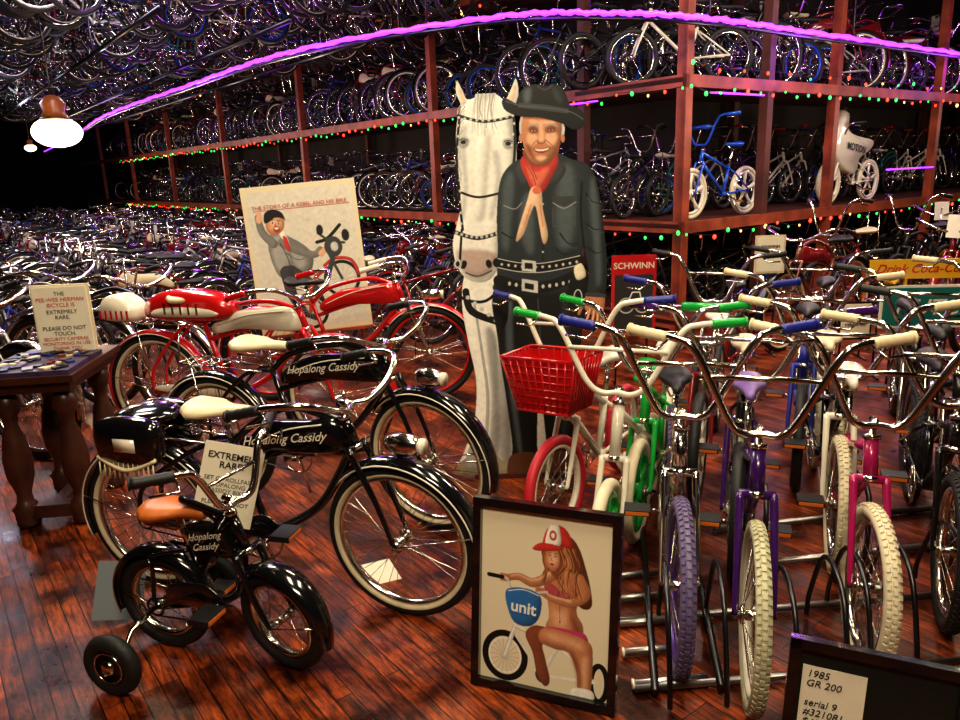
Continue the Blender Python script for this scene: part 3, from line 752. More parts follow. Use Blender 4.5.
def along(s,n_,wb):
    c=C+V(.8,.6,0)*s+V(.6,-.8,0)*n_; return ((c.x+.4*wb,c.y+.3*wb),(c.x-.4*wb,c.y-.3*wb))
place(bike(R=.33,frame='cruiser',fc=M('bronze_paint',(.16,.05,.025),.25,coat=.5),fend=gun,bars='cruiser',wall=white_r,seat=blackm,rim=orange,tank=dred,light=True),'cruiser_bicycle',*along(.6,.95,1.05))
place(bike(R=.30,frame='sting',fc=dred,bars='ape',L=.42,seat=cream,rim=chrome),'bicycle',*along(1.7,.6,1.0))
place(bike(R=.30,frame='sting',fc=blackm,bars='ape',L=.42,seat=blackm,mag=yellow),'bicycle',*along(2.6,.9,1.0))
place(bike(R=.33,frame='cruiser',fc=black,bars='cruiser',seat=blackm,fend=black,tag=paper),'cruiser_bicycle',*along(3.8,.7,1.05))
place(bike(R=.33,frame='step',fc=dred,bars='cruiser',seat=cream,fend=dred,tag=paper),'bicycle',(4.6,6.9),(3.9,6.2))
place(bike(R=.28,wb=.95,frame='sting',fc=gun,bars='ape',L=.42,seat=blackm),'bicycle',(4.5,6.1),(3.75,5.6))
place(bike(R=.28,wb=.95,frame='sting',fc=gun,bars='ape',L=.42,seat=blackm),'bicycle',(4.6,5.3),(3.8,4.9))

# white-fairing motocross bicycle on shelf
b=bike(R=.26,wb=.95,frame='bmx',fc=whitep,bars='kid',mag=whitep,tire=white_r,seat=blackm,grip=blackm,W=.14,stl=.28,post=.12,htl=.16)
I=b.info; fx,bx,rx=I['fr'].x,I['bb'].x,I['rear'].x
ol=cr([(fx+.02,0,.56),(fx+.10,0,.66),(fx-.02,0,.86),(fx-.06,0,1.06),(fx-.20,0,1.08),(fx-.22,0,.88),(bx+.08,0,.80),(rx+.05,0,.74),(rx+.12,0,.62),(bx-.02,0,.52),(bx+.06,0,.34),(fx-.22,0,.40)],3,True)
b.slab([(q.x,q.z) for q in ol],.16,whitep,.9)
of=b.obj('fairing_bicycle',TR@V(3.45,.33,.98),aR+math.pi); of.scale=(.95,)*3
text(of,'MOTION',.11,(bx+.13,.095,.62),ink,rot=(math.pi/2,.15,math.pi),bold=.003)

# ------------------------------------------------------------------ bike rack
b=B()
for y in (1.86,2.2):
    b.tube([V(.42,y+.02,.02),V(1.75,y+.12,.02)],.012,steel,8)
for (x,y) in ((.5,2.0),(.66,2.0),(.84,1.95),(1.0,2.0),(1.09,2.05),(1.25,2.1),(1.48,2.2),(1.64,2.25)):
    b.tube(cr([V(x,y-.2,.015),V(x,y-.19,.1),V(x+.01,y-.1,.3),V(x+.05,y+.1,.3),V(x+.07,y+.22,.1),V(x+.07,y+.23,.015)],5),.008,gun,8)
for (x,y,z) in ((.42,2.05,.02),(.42,2.2,.02),(.42,2.35,.02),(.42,2.5,.02),(.42,1.9,.02)):
    b.tube([V(x,y,z),V(x+.22,y+.02,z)],.013,steel,8)
    b.tube([V(x-.006,y,z),V(x,y,z)],.016,whitep,8)
b.tube([V(.47,1.85,.03),V(.66,2.9,.03)],.012,gun,8); b.tube([V(.66,1.85,.04),V(.85,2.9,.04)],.012,gun,8)
b.obj('bicycle_floor_rack')
b=B()
for y in (2.55,2.85): b.tube([V(.95,y,.02),V(2.2,y+.15,.02)],.013,steel,8)
for x in (1.02,1.4,1.78,2.1): b.tube(cr([V(x,2.5,.015),V(x+.02,2.55,.28),V(x+.08,2.8,.28),V(x+.1,2.88,.015)],5),.01,gun,8)
b.obj('bicycle_floor_rack')

# ------------------------------------------------------------------ cowboy + horse cardboard standee
def AF(a,c):
    q=478-c; v=.00533*q-1.564e-6*q*q; u=((a-525)+.02*q)*(.0050-.0000015*q); return (u,v)
A=Art(AF,(444,612,70,482),420,1030)
horse_body=[(468,262),(462,300),(468,340),(476,380),(474,420),(464,450),(456,472),(480,477),(505,476),(545,474),(552,400),(545,300),(530,200),(500,196)]
horse_head=[(457,77),(463,88),(468,97),(480,93),(495,92),(505,98),(511,88),(516,77),(519,92),(515,110),(516,135),(517,165),(512,190),(505,212),(501,238),(500,262),(491,278),(477,281),(463,274),(455,258),(453,240),(457,222),(461,200),(459,172),(456,145),(457,120),(461,104),(456,90)]
def cardback(pts):
    sm=[(q.x,q.y) for q in cr([(a,c,0) for a,c in pts],5,True)]; n=len(sm)
    f=[V(AF(*q)[0],0,AF(*q)[1]) for q in sm]; g=[q+V(0,.006,0) for q in f]
    A.b.add(f+g,[list(range(n)),[n+i for i in range(n)][::-1]]+[[i,(i+1)%n,n+(i+1)%n,n+i] for i in range(n)],pdg)
shirt=[(524,158),(509,166),(500,182),(497,215),(498,250),(497,275),(499,292),(577,294),(581,262),(583,250),(589,275),(588,298),(604,300),(607,270),(605,240),(601,210),(597,185),(589,168),(570,160),(556,154)]
pants=[(498,286),(577,288),(581,350),(575,420),(570,466),(552,470),(545,430),(540,380),(537,440),(538,466),(514,468),(512,440),(505,390),(498,340)]
hatb=[(502,101),(506,110),(520,116),(540,118),(560,124),(574,131),(583,129),(586,120),(580,111),(569,106),(545,104),(520,104),(506,97)]
hatc=[(518,108),(520,92),(528,85),(540,84),(546,86),(554,84),(563,89),(568,100),(570,116),(545,113)]
face=[(524,116),(521.5,130),(523,144),(527,155),(533,163),(540,166),(547,164),(555,156),(560,144),(562,130),(561,120),(552,114),(535,112)]
for s_ in (horse_body,horse_head,shirt,pants,hatb,hatc): cardback(s_)
A.poly(horse_body,pw)
A.poly([(500,200),(506,260),(503,330),(496,400),(500,460),(512,460),(512,300),(512,200)],pg,soft=6)
A.stroke([(474,300),(482,350),(488,400),(484,460)],(2,4),plg); A.poly([(486,330),(492,400),(488,455),(498,455),(499,400),(497,340)],pg,soft=4)
A.poly([(456,466),(470,455),(480,462),(492,452),(505,462),(520,456),(545,465),(546,476),(500,478),(456,474)],pgrass)
A.poly([(470,445),(484,447),(488,466),(466,468)],pg)
A.poly(horse_head,pw)
A.poly([(459,84),(463,92),(466,99),(463,102),(460,94)],pscarf,soft=1.5); A.poly([(515,84),(511,92),(508,99),(512,102),(515,93)],pscarf,soft=1.5)
A.poly([(508,118),(511,140),(512,170),(506,200),(499,230),(497,258),(501,250),(505,212),(513,190),(517,160),(515,118)],pg,soft=5)
A.poly([(478,130),(474,170),(476,215),(484,215),(488,170),(490,135)],pw,soft=5)
A.poly([(463,125),(461,150),(464,185),(461,215),(465,215),(468,185),(466,150),(467,125)],plg,soft=4)
A.poly([(493,150),(496,180),(490,215),(494,216),(501,185),(500,155)],plg,soft=4)
A.poly([(457,250),(462,268),(476,277),(490,272),(497,256),(488,250),(468,248)],P('muzzle',.50,.38,.33),soft=4)
for t in range(16):
    x=476+t*1.3; A.stroke([(x,92),(x-2+random.uniform(-2,2),108),(x+random.uniform(-5,3),122+random.uniform(0,14))],(1.6,.6),(psil,plg,pg)[t%3])
for t in range(14):
    A.stroke([(466-.4*t,96+t*4),(459-random.uniform(0,3),108+t*4),(462,118+t*5)],(1.3,.5),(psil,plg,pg)[t%3])
for ex,ey in ((463.5,140),(508.5,143)):
    A.poly([(ex-4.5,ey-4),(ex+4.5,ey-4),(ex+5,ey+3),(ex,ey+6),(ex-5,ey+3)],pg,soft=2); A.ell(ex,ey,2.8,2.2,pk); A.stroke([(ex-4,ey-2),(ex,ey-3.4),(ex+4,ey-1.6)],1.,pdg)
A.ell(464,263,3,4.5,pk,.3); A.ell(489,263,3,4.5,pk,-.3)
A.stroke([(466,271),(478,275),(492,270)],1.3,pdg)
for s_,w in (([(458,113),(484,120),(514,116)],3),([(460,113),(457,150),(459,190),(463,228)],2.6),([(514,116),(515,150),(510,190),(502,230)],2.6),([(455,230),(478,237),(503,231)],4),([(460,190),(480,196),(510,190)],2.4),([(462,228),(460,262)],2.4),([(502,231),(498,262)],2.4),([(455,262),(450,276),(462,296),(486,300),(505,282)],3)):
    A.stroke(s_,w,pk)
for t in range(10):
    A.ell(459+t*6,115+4*math.sin(t/9*math.pi),1.4,1.4,psil,n=8); A.ell(457+t*5,231+5*math.sin(t/9*math.pi),1.6,1.6,psil,n=8)
for t in range(10): A.ell(458+.4*t,123+t*11,1.2,1.6,psil,n=8); A.ell(514.5-1.2*t,123+t*11,1.2,1.6,psil,n=8)
A.ell(458,262,4,5,psil); A.ell(499,262,4,5,psil); A.ell(458,262,2,3,pk); A.ell(499,262,2,3,pk)
A.stroke([(466,290),(472,310),(500,322)],7,pk)
for t in range(5): A.ell(468+t*7,296+t*6,2.2,2.2,psil,n=6)
# man
A.poly(pants,pk); A.stroke([(538,300),(541,360),(540,390)],1.5,pdg); A.poly([(505,300),(509,380),(518,450),(522,450),(514,380),(512,300)],pslate2,soft=3); A.poly([(562,300),(566,380),(560,450),(566,450),(572,380),(568,300)],pslate,soft=3)
A.poly([(512,455),(538,455),(539,470),(534,477),(512,479),(507,474)],pbrown); A.poly([(552,455),(570,455),(573,470),(570,477),(550,477)],pbrown)
A.poly(shirt,pslate,shade=1.)
A.poly([(509,172),(503,190),(502,240),(508,250),(512,210),(514,178)],pslate2,soft=5); A.poly([(562,168),(574,174),(574,230),(568,250),(558,246),(556,205)],pslate2,soft=7)
A.poly([(592,178),(597,200),(600,240),(601,280),(597,288),(594,250),(590,205)],pslate2,soft=4)
A.poly([(524,196),(532,200),(534,250),(526,250),(520,220)],pslate2,soft=5)
for q in ([(586,196),(592,204),(600,206)],[(586,226),(594,232),(603,232)],[(588,250),(596,256),(604,254)],[(502,232),(512,238),(520,236)],[(560,235),(568,245),(578,246)],[(556,250),(564,256),(576,254)]): A.stroke(q,(1.6,.6),pk)
for q in ([(588,200),(594,208),(601,209)],[(589,230),(596,236),(604,235)],[(561,239),(569,249),(578,250)]): A.stroke(q,(1.,.4),pslate2)
A.stroke([(582,185),(581,215),(584,250)],2.2,pk); A.stroke([(541,190),(543,230),(543,262)],1.2,pk)
A.poly([(553,198),(575,198),(575,203),(565,209),(553,203)],pdg,False); A.stroke([(553,204),(564,210),(576,204)],.8,pg); A.stroke([(504,205),(515,209),(522,203)],.8,pg)
A.stroke([(553,209),(553,228),(575,228),(575,209)],.7,pslate2,False)
for t in range(4): A.ell(543,205+t*16,1,1,psil,n=8)
A.poly([(524,156),(516,170),(524,186),(532,178),(530,160)],pdg); A.poly([(553,157),(566,170),(556,186),(546,180),(549,162)],pdg)
A.poly([(525,148),(526,162),(535,172),(548,170),(557,158),(557,146)],psd,soft=0)
A.poly([(523,156),(533,166),(548,166),(557,156),(558,166),(552,178),(544,192),(533,192),(527,180),(521,166)],pred); A.poly([(526,163),(536,172),(550,168),(545,182),(537,190),(530,180)],pcor,soft=3)
for q in ([(526,164),(533,176),(537,190)],[(556,162),(548,176),(540,190)],[(532,168),(537,180)]): A.stroke(q,.9,psr)
A.poly([(532,188),(527,202),(516,240),(524,234),(531,214),(536,208),(543,244),(548,236),(543,210),(541,190)],pscarf); A.ell(537,191,4.5,4,pcor); A.stroke([(531,205),(525,225)],.8,pcor); A.stroke([(540,205),(543,228)],.8,pcor)
A.poly([(521,116),(519,128),(522,139),(526,130),(527,116)],plg,soft=1); A.poly([(558,118),(565,128),(563,141),(559,132)],plg,soft=1)
A.ell(521,138,2.2,4.5,ps); A.ell(563,140,2.2,4.5,ps)
A.poly(face,ps,shade=1.)
A.poly([(529,133),(527,141),(531,146),(537,143),(538,136)],psl,soft=3); A.poly([(547,133),(546,142),(551,147),(557,142),(556,134)],psl,soft=3)
A.poly([(530,119),(541,121),(555,120),(553,125),(541,124),(531,124)],psl,soft=3); A.poly([(539.5,124),(539,140),(544,140),(543,124)],psl,soft=2); A.poly([(535,158),(541,162),(547,158),(541,156.5)],psl,soft=2)
A.poly([(526,144),(529,154),(536,162),(533,154),(530,146)],psd,soft=3); A.poly([(559,140),(556,150),(549,160),(556,156),(561,145)],psd,soft=3)
A.poly([(529,127.5),(533,126),(538,128.5),(538,133),(532,134),(529,131)],psd,soft=2); A.poly([(546,128.5),(551,126),(556,128),(556,132),(551,134),(546,133)],psd,soft=2)
A.stroke([(528,126.5),(533,124.8),(538.5,126.8)],1.3,pg); A.stroke([(545.5,127),(551,124.8),(557,127)],1.3,pg)
for ex in (533.5,551): A.ell(ex,130.8,2.3,.8,plg,n=12); A.ell(ex,130.8,1.1,1.,pk,n=8); A.stroke([(ex-3.2,130.6),(ex,129.4),(ex+3.2,130.6)],.8,pbrown); A.stroke([(ex-2.6,132.4),(ex,132.9),(ex+2.8,132.2)],.4,psd)
A.stroke([(537.6,140.5),(538,143),(541.5,144.3),(545,143),(545.4,140.5)],.9,psd); A.ell(541.5,140.5,2.2,1.8,psl,n=10)
A.stroke([(536.5,141),(532,146),(530.5,151)],.7,psd); A.stroke([(546.5,141),(552,146),(554,150)],.7,psd)
A.poly([(533,148.5),(541.5,149.5),(551,148),(548,152),(542,154),(536,152.5)],psr,k=3); A.poly([(534.8,149.2),(541.5,150.2),(549.3,148.8),(546,151.2),(538,151.4)],pw,k=3,shade=0)
A.poly([(523,113),(540,114),(562,119),(561,123),(542,119.5),(524,118)],psd,soft=2)
A.poly(hatb,pk,shade=.6); A.poly(hatc,pk,shade=.7); A.poly([(524,91),(531,88),(530,101),(525,103)],pslate2,soft=4); A.poly([(552,88),(560,92),(563,104),(556,102)],pslate,soft=3); A.poly([(519,102),(545,105),(569,110),(569,115),(545,111),(518,107)],pdg,False)
A.stroke([(506,100),(520,105),(545,108),(570,113),(583,121)],.9,pslate2); A.stroke([(538,86),(545,90),(552,86)],1.2,pdg)
A.stroke([(498,262),(520,267),(545,268),(580,262)],10,pk); A.stroke([(499,280),(525,288),(550,287),(580,276)],11,pk)
A.stroke([(498,258),(520,263),(545,264),(580,258)],.8,psil); A.stroke([(498,267),(520,272),(545,273),(580,267)],.8,psil)
for t in range(12):
    A.ell(502+t*6.8,264+4*math.sin(t/11*3.1),1.4,1.4,psil,n=8)
    A.ell(503+t*6.7,282+5.5*math.sin(t/11*3.1),1.5,2.,psil,n=8)
A.poly([(522,260),(536,262),(536,273),(522,271)],psil,False); A.poly([(525,263),(533,264),(533,270),(525,269)],pk,False)
A.poly([(522,279),(538,282),(538,294),(522,291)],psil,False); A.poly([(525,283),(534,285),(534,291),(525,289)],pk,False)
A.poly([(572,276),(586,276),(586,310),(580,330),(572,322),(568,300)],pk); A.poly([(574,270),(582,266),(586,278),(577,282)],pcream); A.ringe(578,300,4,8,1.,psil,20)
A.poly([(498,280),(508,286),(508,318),(502,328),(497,310)],pk)
A.poly([(588,297),(604,298),(604,312),(598,318),(588,316),(584,306)],ps)
for q in ([(590,312),(587,322),(584,327)],[(594,314),(592,325),(589,331)],[(598,314),(597,325),(594,331)],[(602,311),(602,321),(600,327)]): A.stroke(q,(3.8,2.8),ps); A.stroke(q,(1.6,1.),psl)
for q in ([(592,312),(590,324)],[(596,313),(594.5,327)],[(600,312),(599.5,325)]): A.stroke(q,.7,psd)
A.stroke([(588,302),(582,309),(579,316)],(4.6,3),ps)
A.stroke([(587,297),(605,299)],4,pdg)
A.b.tube([V(-.1,.01,.9),V(-.1,.42,.0)],.012,wood,6); A.b.tube([V(.12,.01,.9),V(.12,.42,.0)],.012,wood,6); A.b.box((0,.2,.012),(.5,.42,.02),woodd)
so=A.b.obj('cowboy_and_horse_cardboard_standee',(.205,3.5,0.002),0)
A.done('standee_print',so)

# ------------------------------------------------------------------ movie poster board
W_,H_=.80,1.06
b=B(); b.box((0,.012,H_/2),(W_,.02,H_),pcream); b.box((0,.03,H_/2),(W_*.98,.02,H_*.98),tan)
for x in (-.3,.3): b.tube([V(x,.05,.5),V(x*1.1,.08,-.40)],.015,wood,6)
b.tube([V(0,.05,.9),V(0,.45,-.38)],.015,wood,6); b.box((0,-.01,-.01),(W_,.06,.02),wood)
board=b.obj('movie_poster_board',(-1.18,5.4,.40),rot=(-.05,-.06,.12))
a=Art(lambda u,v:((u-.5)*W_,v*H_),(0,1,0,1),300,400,yup=True,y0=.002,bg=(.76,.68,.48))
a.poly([(.04,.03),(.96,.03),(.96,.965),(.04,.965)],P('offwhite',.70,.67,.57),False)
a.stroke([(.09,.84),(.93,.84)],.006,pred,False)
a.poly([(.22,.70),(.17,.60),(.2,.45),(.26,.38),(.42,.36),(.52,.42),(.55,.52),(.47,.60),(.36,.66),(.30,.70)],P('suit',.22,.22,.21))
a.poly([(.36,.60),(.46,.54),(.5,.46),(.42,.42),(.36,.5)],pg,soft=6)
a.poly([(.2,.6),(.27,.68),(.33,.62),(.36,.5),(.30,.4),(.22,.45)],pg,soft=4); a.stroke([(.3,.62),(.42,.56),(.56,.52),(.62,.55)],(.08,.055),P('suit',.22,.22,.21)); a.stroke([(.22,.62),(.14,.70),(.12,.80)],(.08,.055),P('suit',.22,.22,.21))
a.stroke([(.34,.45),(.40,.40),(.50,.42)],.006,pdg); a.stroke([(.32,.55),(.40,.50),(.47,.50)],.006,pdg); a.stroke([(.28,.62),(.33,.5),(.33,.4)],.008,pdg)
a.poly([(.10,.78),(.14,.86),(.16,.79),(.13,.76)],psl,soft=1,shade=.5); a.poly([(.60,.53),(.67,.57),(.66,.52),(.62,.5)],psl,soft=1,shade=.5)
a.poly([(.28,.68),(.33,.62),(.36,.60),(.33,.70)],pw); a.poly([(.31,.66),(.345,.645),(.36,.56),(.32,.58)],pred)
a.ell(.26,.745,.085,.068,ps,.4); a.poly([(.2,.72),(.22,.78),(.28,.79),(.32,.75),(.26,.72)],psl,soft=5); a.poly([(.17,.76),(.18,.82),(.25,.845),(.33,.82),(.355,.76),(.33,.78),(.27,.79),(.21,.765)],pk)
a.ell(.24,.757,.012,.008,pw); a.ell(.29,.75,.012,.008,pw); a.ell(.24,.757,.007,.007,pk); a.ell(.29,.75,.007,.007,pk); a.stroke([(.225,.775),(.25,.778)],.007,pk); a.stroke([(.28,.77),(.305,.765)],.007,pk); a.ell(.268,.712,.028,.022,psr); a.ell(.268,.718,.02,.007,pw); a.stroke([(.268,.75),(.258,.735),(.27,.731)],.007,psd)
a.stroke([(.34,.42),(.5,.32),(.58,.18)],(.12,.06),pdg); a.stroke([(.3,.42),(.32,.26),(.42,.12)],(.12,.06),pdg); a.stroke([(.42,.12),(.5,.09)],.05,pk); a.stroke([(.58,.18),(.66,.16)],.05,pk)
a.ringe(.78,.34,.15,.115,.03,pk); a.ringe(.78,.34,.125,.095,.01,psil); a.ringe(.46,.14,.15,.115,.03,pk); a.ringe(.46,.14,.125,.095,.01,psil)
for i in range(14):
    t=i*math.pi/7; a.stroke([(.78,.34),(.78+.12*math.cos(t),.34+.09*math.sin(t))],.003,pg,False); a.stroke([(.46,.14),(.46+.12*math.cos(t),.14+.09*math.sin(t))],.003,pg,False)
a.stroke([(.64,.44),(.74,.48),(.88,.46),(.94,.36)],.03,pred)
a.stroke([(.46,.14),(.52,.34),(.66,.42)],.035,pred); a.stroke([(.52,.28),(.6,.28),(.72,.48)],.045,pdg); a.stroke([(.78,.34),(.70,.50),(.68,.58)],.025,pdg); a.stroke([(.60,.60),(.70,.62),(.82,.70)],.03,pk); a.stroke([(.62,.66),(.72,.60),(.84,.58)],.022,pdg); a.ell(.74,.56,.08,.07,pdg); a.ell(.75,.56,.035,.032,psil); a.ell(.86,.63,.035,.04,pk); a.ell(.64,.68,.03,.035,pk)
a.done('poster_print',board)
text(board,'THE STORY OF A REBEL AND HIS BIKE.',.039,(0,-.002,.9),pred)

# ------------------------------------------------------------------ framed poster on floor
W_,H_=.435,.58
b=B(); fw=.024
for c,sz in (((0,0,fw/2),(W_,.03,fw)),((0,0,H_-fw/2),(W_,.03,fw)),((-W_/2+fw/2,0,H_/2),(fw,.03,H_-2*fw)),((W_/2-fw/2,0,H_/2),(fw,.03,H_-2*fw))): b.box(c,sz,black)
b.box((0,.008,H_/2),(W_-.03,.008,H_-.03),pcream)
b.tube([V(0,.015,.4),V(0,.17,.03)],.006,gun,5)
fp=b.obj('framed_poster',(.145,1.88,.003),rot=(-.13,0,rad(-22)))
iw,ih=W_-2*fw,H_-2*fw
a=Art(lambda u,v:((u-.5)*iw,fw+v*ih),(0,1,0,1),360,490,yup=True,y0=.003,bg=(.78,.70,.52))
a.ringe(.20,.15,.16,.13,.05,pk); a.ringe(.20,.15,.125,.10,.012,pw); a.ringe(.93,.10,.06,.10,.04,pk)
for i in range(18): t=i*math.pi/9; a.stroke([(.2,.15),(.2+.12*math.cos(t),.15+.1*math.sin(t))],.003,pg,False)
a.ell(.2,.15,.03,.024,psil)
a.stroke([(.20,.15),(.28,.34)],.035,pw,False); a.stroke([(.28,.33),(.62,.27)],.03,pw,False); a.stroke([(.29,.28),(.50,.08),(.62,.27)],.03,pw,False); a.stroke([(.50,.08),(.9,.1),(.62,.27)],.02,pw,False)
a.stroke([(.28,.325),(.62,.262)],.004,pg,False); a.stroke([(.185,.15),(.265,.34)],.004,pg,False); a.ell(.5,.08,.055,.045,pdg); a.ell(.5,.08,.03,.025,psil)
a.poly([(.50,.86),(.47,.78),(.5,.70),(.46,.62),(.52,.60),(.56,.66),(.7,.55),(.80,.50),(.86,.53),(.84,.64),(.80,.74),(.76,.82),(.70,.88),(.6,.9)],phair)
a.poly([(.60,.34),(.44,.36),(.36,.30),(.42,.20),(.46,.08),(.52,.02),(.56,.06),(.52,.18),(.50,.26),(.62,.26)],psd,soft=0,shade=.8)
a.poly([(.58,.70),(.52,.66),(.50,.58),(.53,.50),(.54,.42),(.52,.36),(.62,.30),(.78,.30),(.80,.40),(.75,.47),(.76,.56),(.78,.64),(.72,.69)],ps)
a.poly([(.57,.49),(.62,.46),(.68,.48),(.67,.38),(.6,.37),(.57,.42)],psl,soft=10); a.stroke([(.62,.50),(.625,.40)],.004,psd); a.ell(.625,.405,.006,.006,psd)
a.poly([(.74,.56),(.72,.47),(.77,.40),(.79,.36),(.74,.36),(.70,.45),(.71,.55)],psd,soft=6)
a.poly([(.52,.36),(.6,.37),(.72,.37),(.82,.36),(.84,.29),(.74,.24),(.62,.26),(.53,.31)],ppink)
for i in range(7): a.ell(.56+i*.04,.31+.02*(i%2),.008,.007,(pw,pdg)[i%2])
a.poly([(.82,.33),(.70,.35),(.54,.36),(.47,.33),(.48,.27),(.60,.245),(.70,.24),(.76,.14),(.78,.03),(.86,.02),(.88,.12),(.88,.22),(.87,.30)],ps); a.poly([(.52,.33),(.66,.325),(.8,.30),(.8,.27),(.68,.29),(.53,.30)],psl,soft=8); a.poly([(.80,.22),(.80,.12),(.81,.05),(.84,.05),(.84,.14),(.84,.24)],psl,soft=7)
a.poly([(.70,.255),(.77,.20),(.80,.08),(.775,.05),(.76,.14)],psd,soft=5)
a.poly([(.76,.05),(.88,.05),(.89,-.0),(.74,-.0),(.72,.02)],pw)
mg=P('magenta_top',.42,.08,.10)
a.poly([(.50,.60),(.56,.61),(.62,.57),(.58,.52),(.51,.53)],mg); a.poly([(.62,.57),(.68,.6),(.76,.58),(.76,.55),(.63,.53)],mg); a.stroke([(.55,.61),(.57,.69)],.006,mg); a.stroke([(.70,.60),(.68,.69)],.006,mg)
a.stroke([(.58,.67),(.42,.60),(.30,.62),(.20,.60)],(.085,.045),ps); a.stroke([(.56,.675),(.42,.612),(.30,.63),(.22,.61)],(.03,.015),psl); a.stroke([(.76,.66),(.81,.58),(.70,.52),(.56,.53),(.48,.555)],(.085,.045),ps); a.stroke([(.70,.53),(.56,.54),(.50,.56)],(.025,.015),psl)
for i in range(4): a.stroke([(.16+.02*i,.62),(.16+.02*i,.585)],.018,ps,False); a.stroke([(.17+.02*i,.62),(.17+.02*i,.585)],.004,psd,False)
for i in range(4): a.stroke([(.44+.02*i,.575),(.44+.02*i,.54)],.018,ps,False); a.stroke([(.45+.02*i,.575),(.45+.02*i,.54)],.004,psd,False)
a.poly([(.545,.73),(.545,.67),(.62,.64),(.66,.69),(.64,.74)],psd,soft=2)
a.stroke([(.08,.605),(.2,.60),(.26,.52),(.34,.50)],.018,psil); a.stroke([(.34,.50),(.42,.54),(.52,.56)],.018,psil); a.stroke([(.06,.605),(.17,.602)],.032,pk,False)
a.poly([(.20,.53),(.22,.42),(.28,.35),(.40,.35),(.47,.42),(.47,.53),(.34,.56)],pblue); a.stroke([(.22,.53),(.34,.55),(.46,.53)],.006,pw)
a.ell(.555,.755,.056,.072,ps,.1); a.poly([(.52,.76),(.53,.72),(.56,.71),(.59,.73),(.59,.77),(.55,.79)],psl,soft=5)
a.ell(.535,.765,.010,.005,pw); a.ell(.575,.763,.010,.005,pw); a.ell(.535,.765,.005,.005,pk); a.ell(.575,.763,.005,.005,pk)
a.stroke([(.522,.768),(.535,.772),(.548,.767)],.004,pk); a.stroke([(.563,.766),(.576,.77),(.59,.765)],.004,pk)
a.stroke([(.52,.781),(.535,.785),(.547,.781)],.004,phair); a.stroke([(.565,.78),(.577,.784),(.592,.778)],.004,phair)
a.stroke([(.552,.76),(.547,.742),(.558,.739)],.004,psd); a.poly([(.537,.722),(.552,.727),(.570,.721),(.553,.713)],psr)
for t in range(26):
    x=.60+random.uniform(0,.12); a.stroke([(x,.82),(x+.05+random.uniform(-.02,.02),.73),(x+random.uniform(-.02,.05),.65),(x+.06+random.uniform(-.03,.04),.55)],(.010,.005),(phair2,phair,P('auburn_br',.6,.28,.12))[t%3])
for t in range(9):
    x=.49+random.uniform(0,.02); a.stroke([(x+.01,.81),(x-.01,.74),(x+.01,.68),(x-.02+random.uniform(-.01,.02),.61)],(.009,.004),(phair2,phair)[t%2])
a.poly([(.48,.80),(.50,.90),(.56,.94),(.64,.93),(.69,.88),(.70,.82),(.6,.83)],pred); a.poly([(.50,.82),(.52,.92),(.56,.94),(.6,.93),(.61,.83)],pw); a.poly([(.40,.79),(.46,.83),(.58,.83),(.64,.815),(.56,.795),(.47,.785)],pred); a.ell(.555,.88,.028,.028,pred); a.ell(.555,.88,.015,.015,pw)
a.done('poster_print',fp)
text(fp,'unit',.05,((.34-.5)*iw,-.002,fw+.42*ih),pw,bold=.001,rot=(math.pi/2,.05,0))

# ------------------------------------------------------------------ framed note bottom right
W_,H_=.37,.42
b=B()
for c,sz in (((0,0,fw/2),(W_,.025,fw)),((0,0,H_-fw/2),(W_,.025,fw)),((-W_/2+fw/2,0,H_/2),(fw,.025,H_)),((W_/2-fw/2,0,H_/2),(fw,.025,H_))): b.box(c,sz,black)
b.box((0,.006,H_/2),(W_-.03,.006,H_-.03),M('dark_mat_board',(.01,.016,.014),.3)); b.box((-.085,.001,H_-.15),(.135,.002,.17),paper)
b.tube([V(0,.01,.3),V(0,.12,.03)],.006,gun,5)
fn=b.obj('framed_note',(.84,1.42,.003),rot=(-.12,.04,rad(-22)))
text(fn,'1985\nGR 200\n\nserial 9\n#321081\n$45',.024,(-.143,-.002,H_-.09),ink,align='LEFT',shear=.2)
text(fn,'ser. #1927\n   4-99 Bk',.02,(.02,-.002,H_-.19),whitep,align='LEFT',shear=.2)

# ------------------------------------------------------------------ display table with sign
b=B(); tw=M('table_wood',(.055,.018,.010),.35,noise=.4,nscale=8)
b.box((0,0,.70),(.42,.60,.03),tw); b.box((0,0,.66),(.36,.54,.045),tw)
prof=[(.045,.05),(.06,.09),(.035,.12),(.03,.16),(.055,.24),(.06,.32),(.045,.42),(.028,.48),(.032,.52),(.05,.55),(.05,.60),(.03,.63)]
for x,y in ((.12,.2),(-.12,.2),(.12,-.2),(-.12,-.2)):
    b.lathe([(.0375,.0),(.05,.015),(.05,.04)]+prof,(x,y,0),tw,14)
for y in (.2,-.2): b.box((0,y,.075),(.32,.07,.06),tw)
b.box((0,0,.08),(.06,.38,.04),tw)
b.box((0,-.08,.725),(.38,.4,.02),M('case_velvet',(.05,.03,.08),.5,noise=.7,nscale=25))
for i in range(44):
    b.box((random.uniform(-.17,.17),random.uniform(-.26,.1),.740),(random.uniform(.02,.06),random.uniform(.02,.06),.008),random.choice((lilac,cream,gun,steel,dred,navy,gun)),Matrix.Rotation(random.uniform(0,3),3,'Z'))
tb=b.obj('carved_display_table',(-1.98,3.36,0),.12)
b=B(); b.box((0,0,.17),(.24,.012,.31),paper); b.box((0,.01,.17),(.26,.01,.33),cream); b.box((0,0,.006),(.2,.1,.012),tw)
sg=b.obj('do_not_touch_sign',(-1.95,3.48,.716),.12)
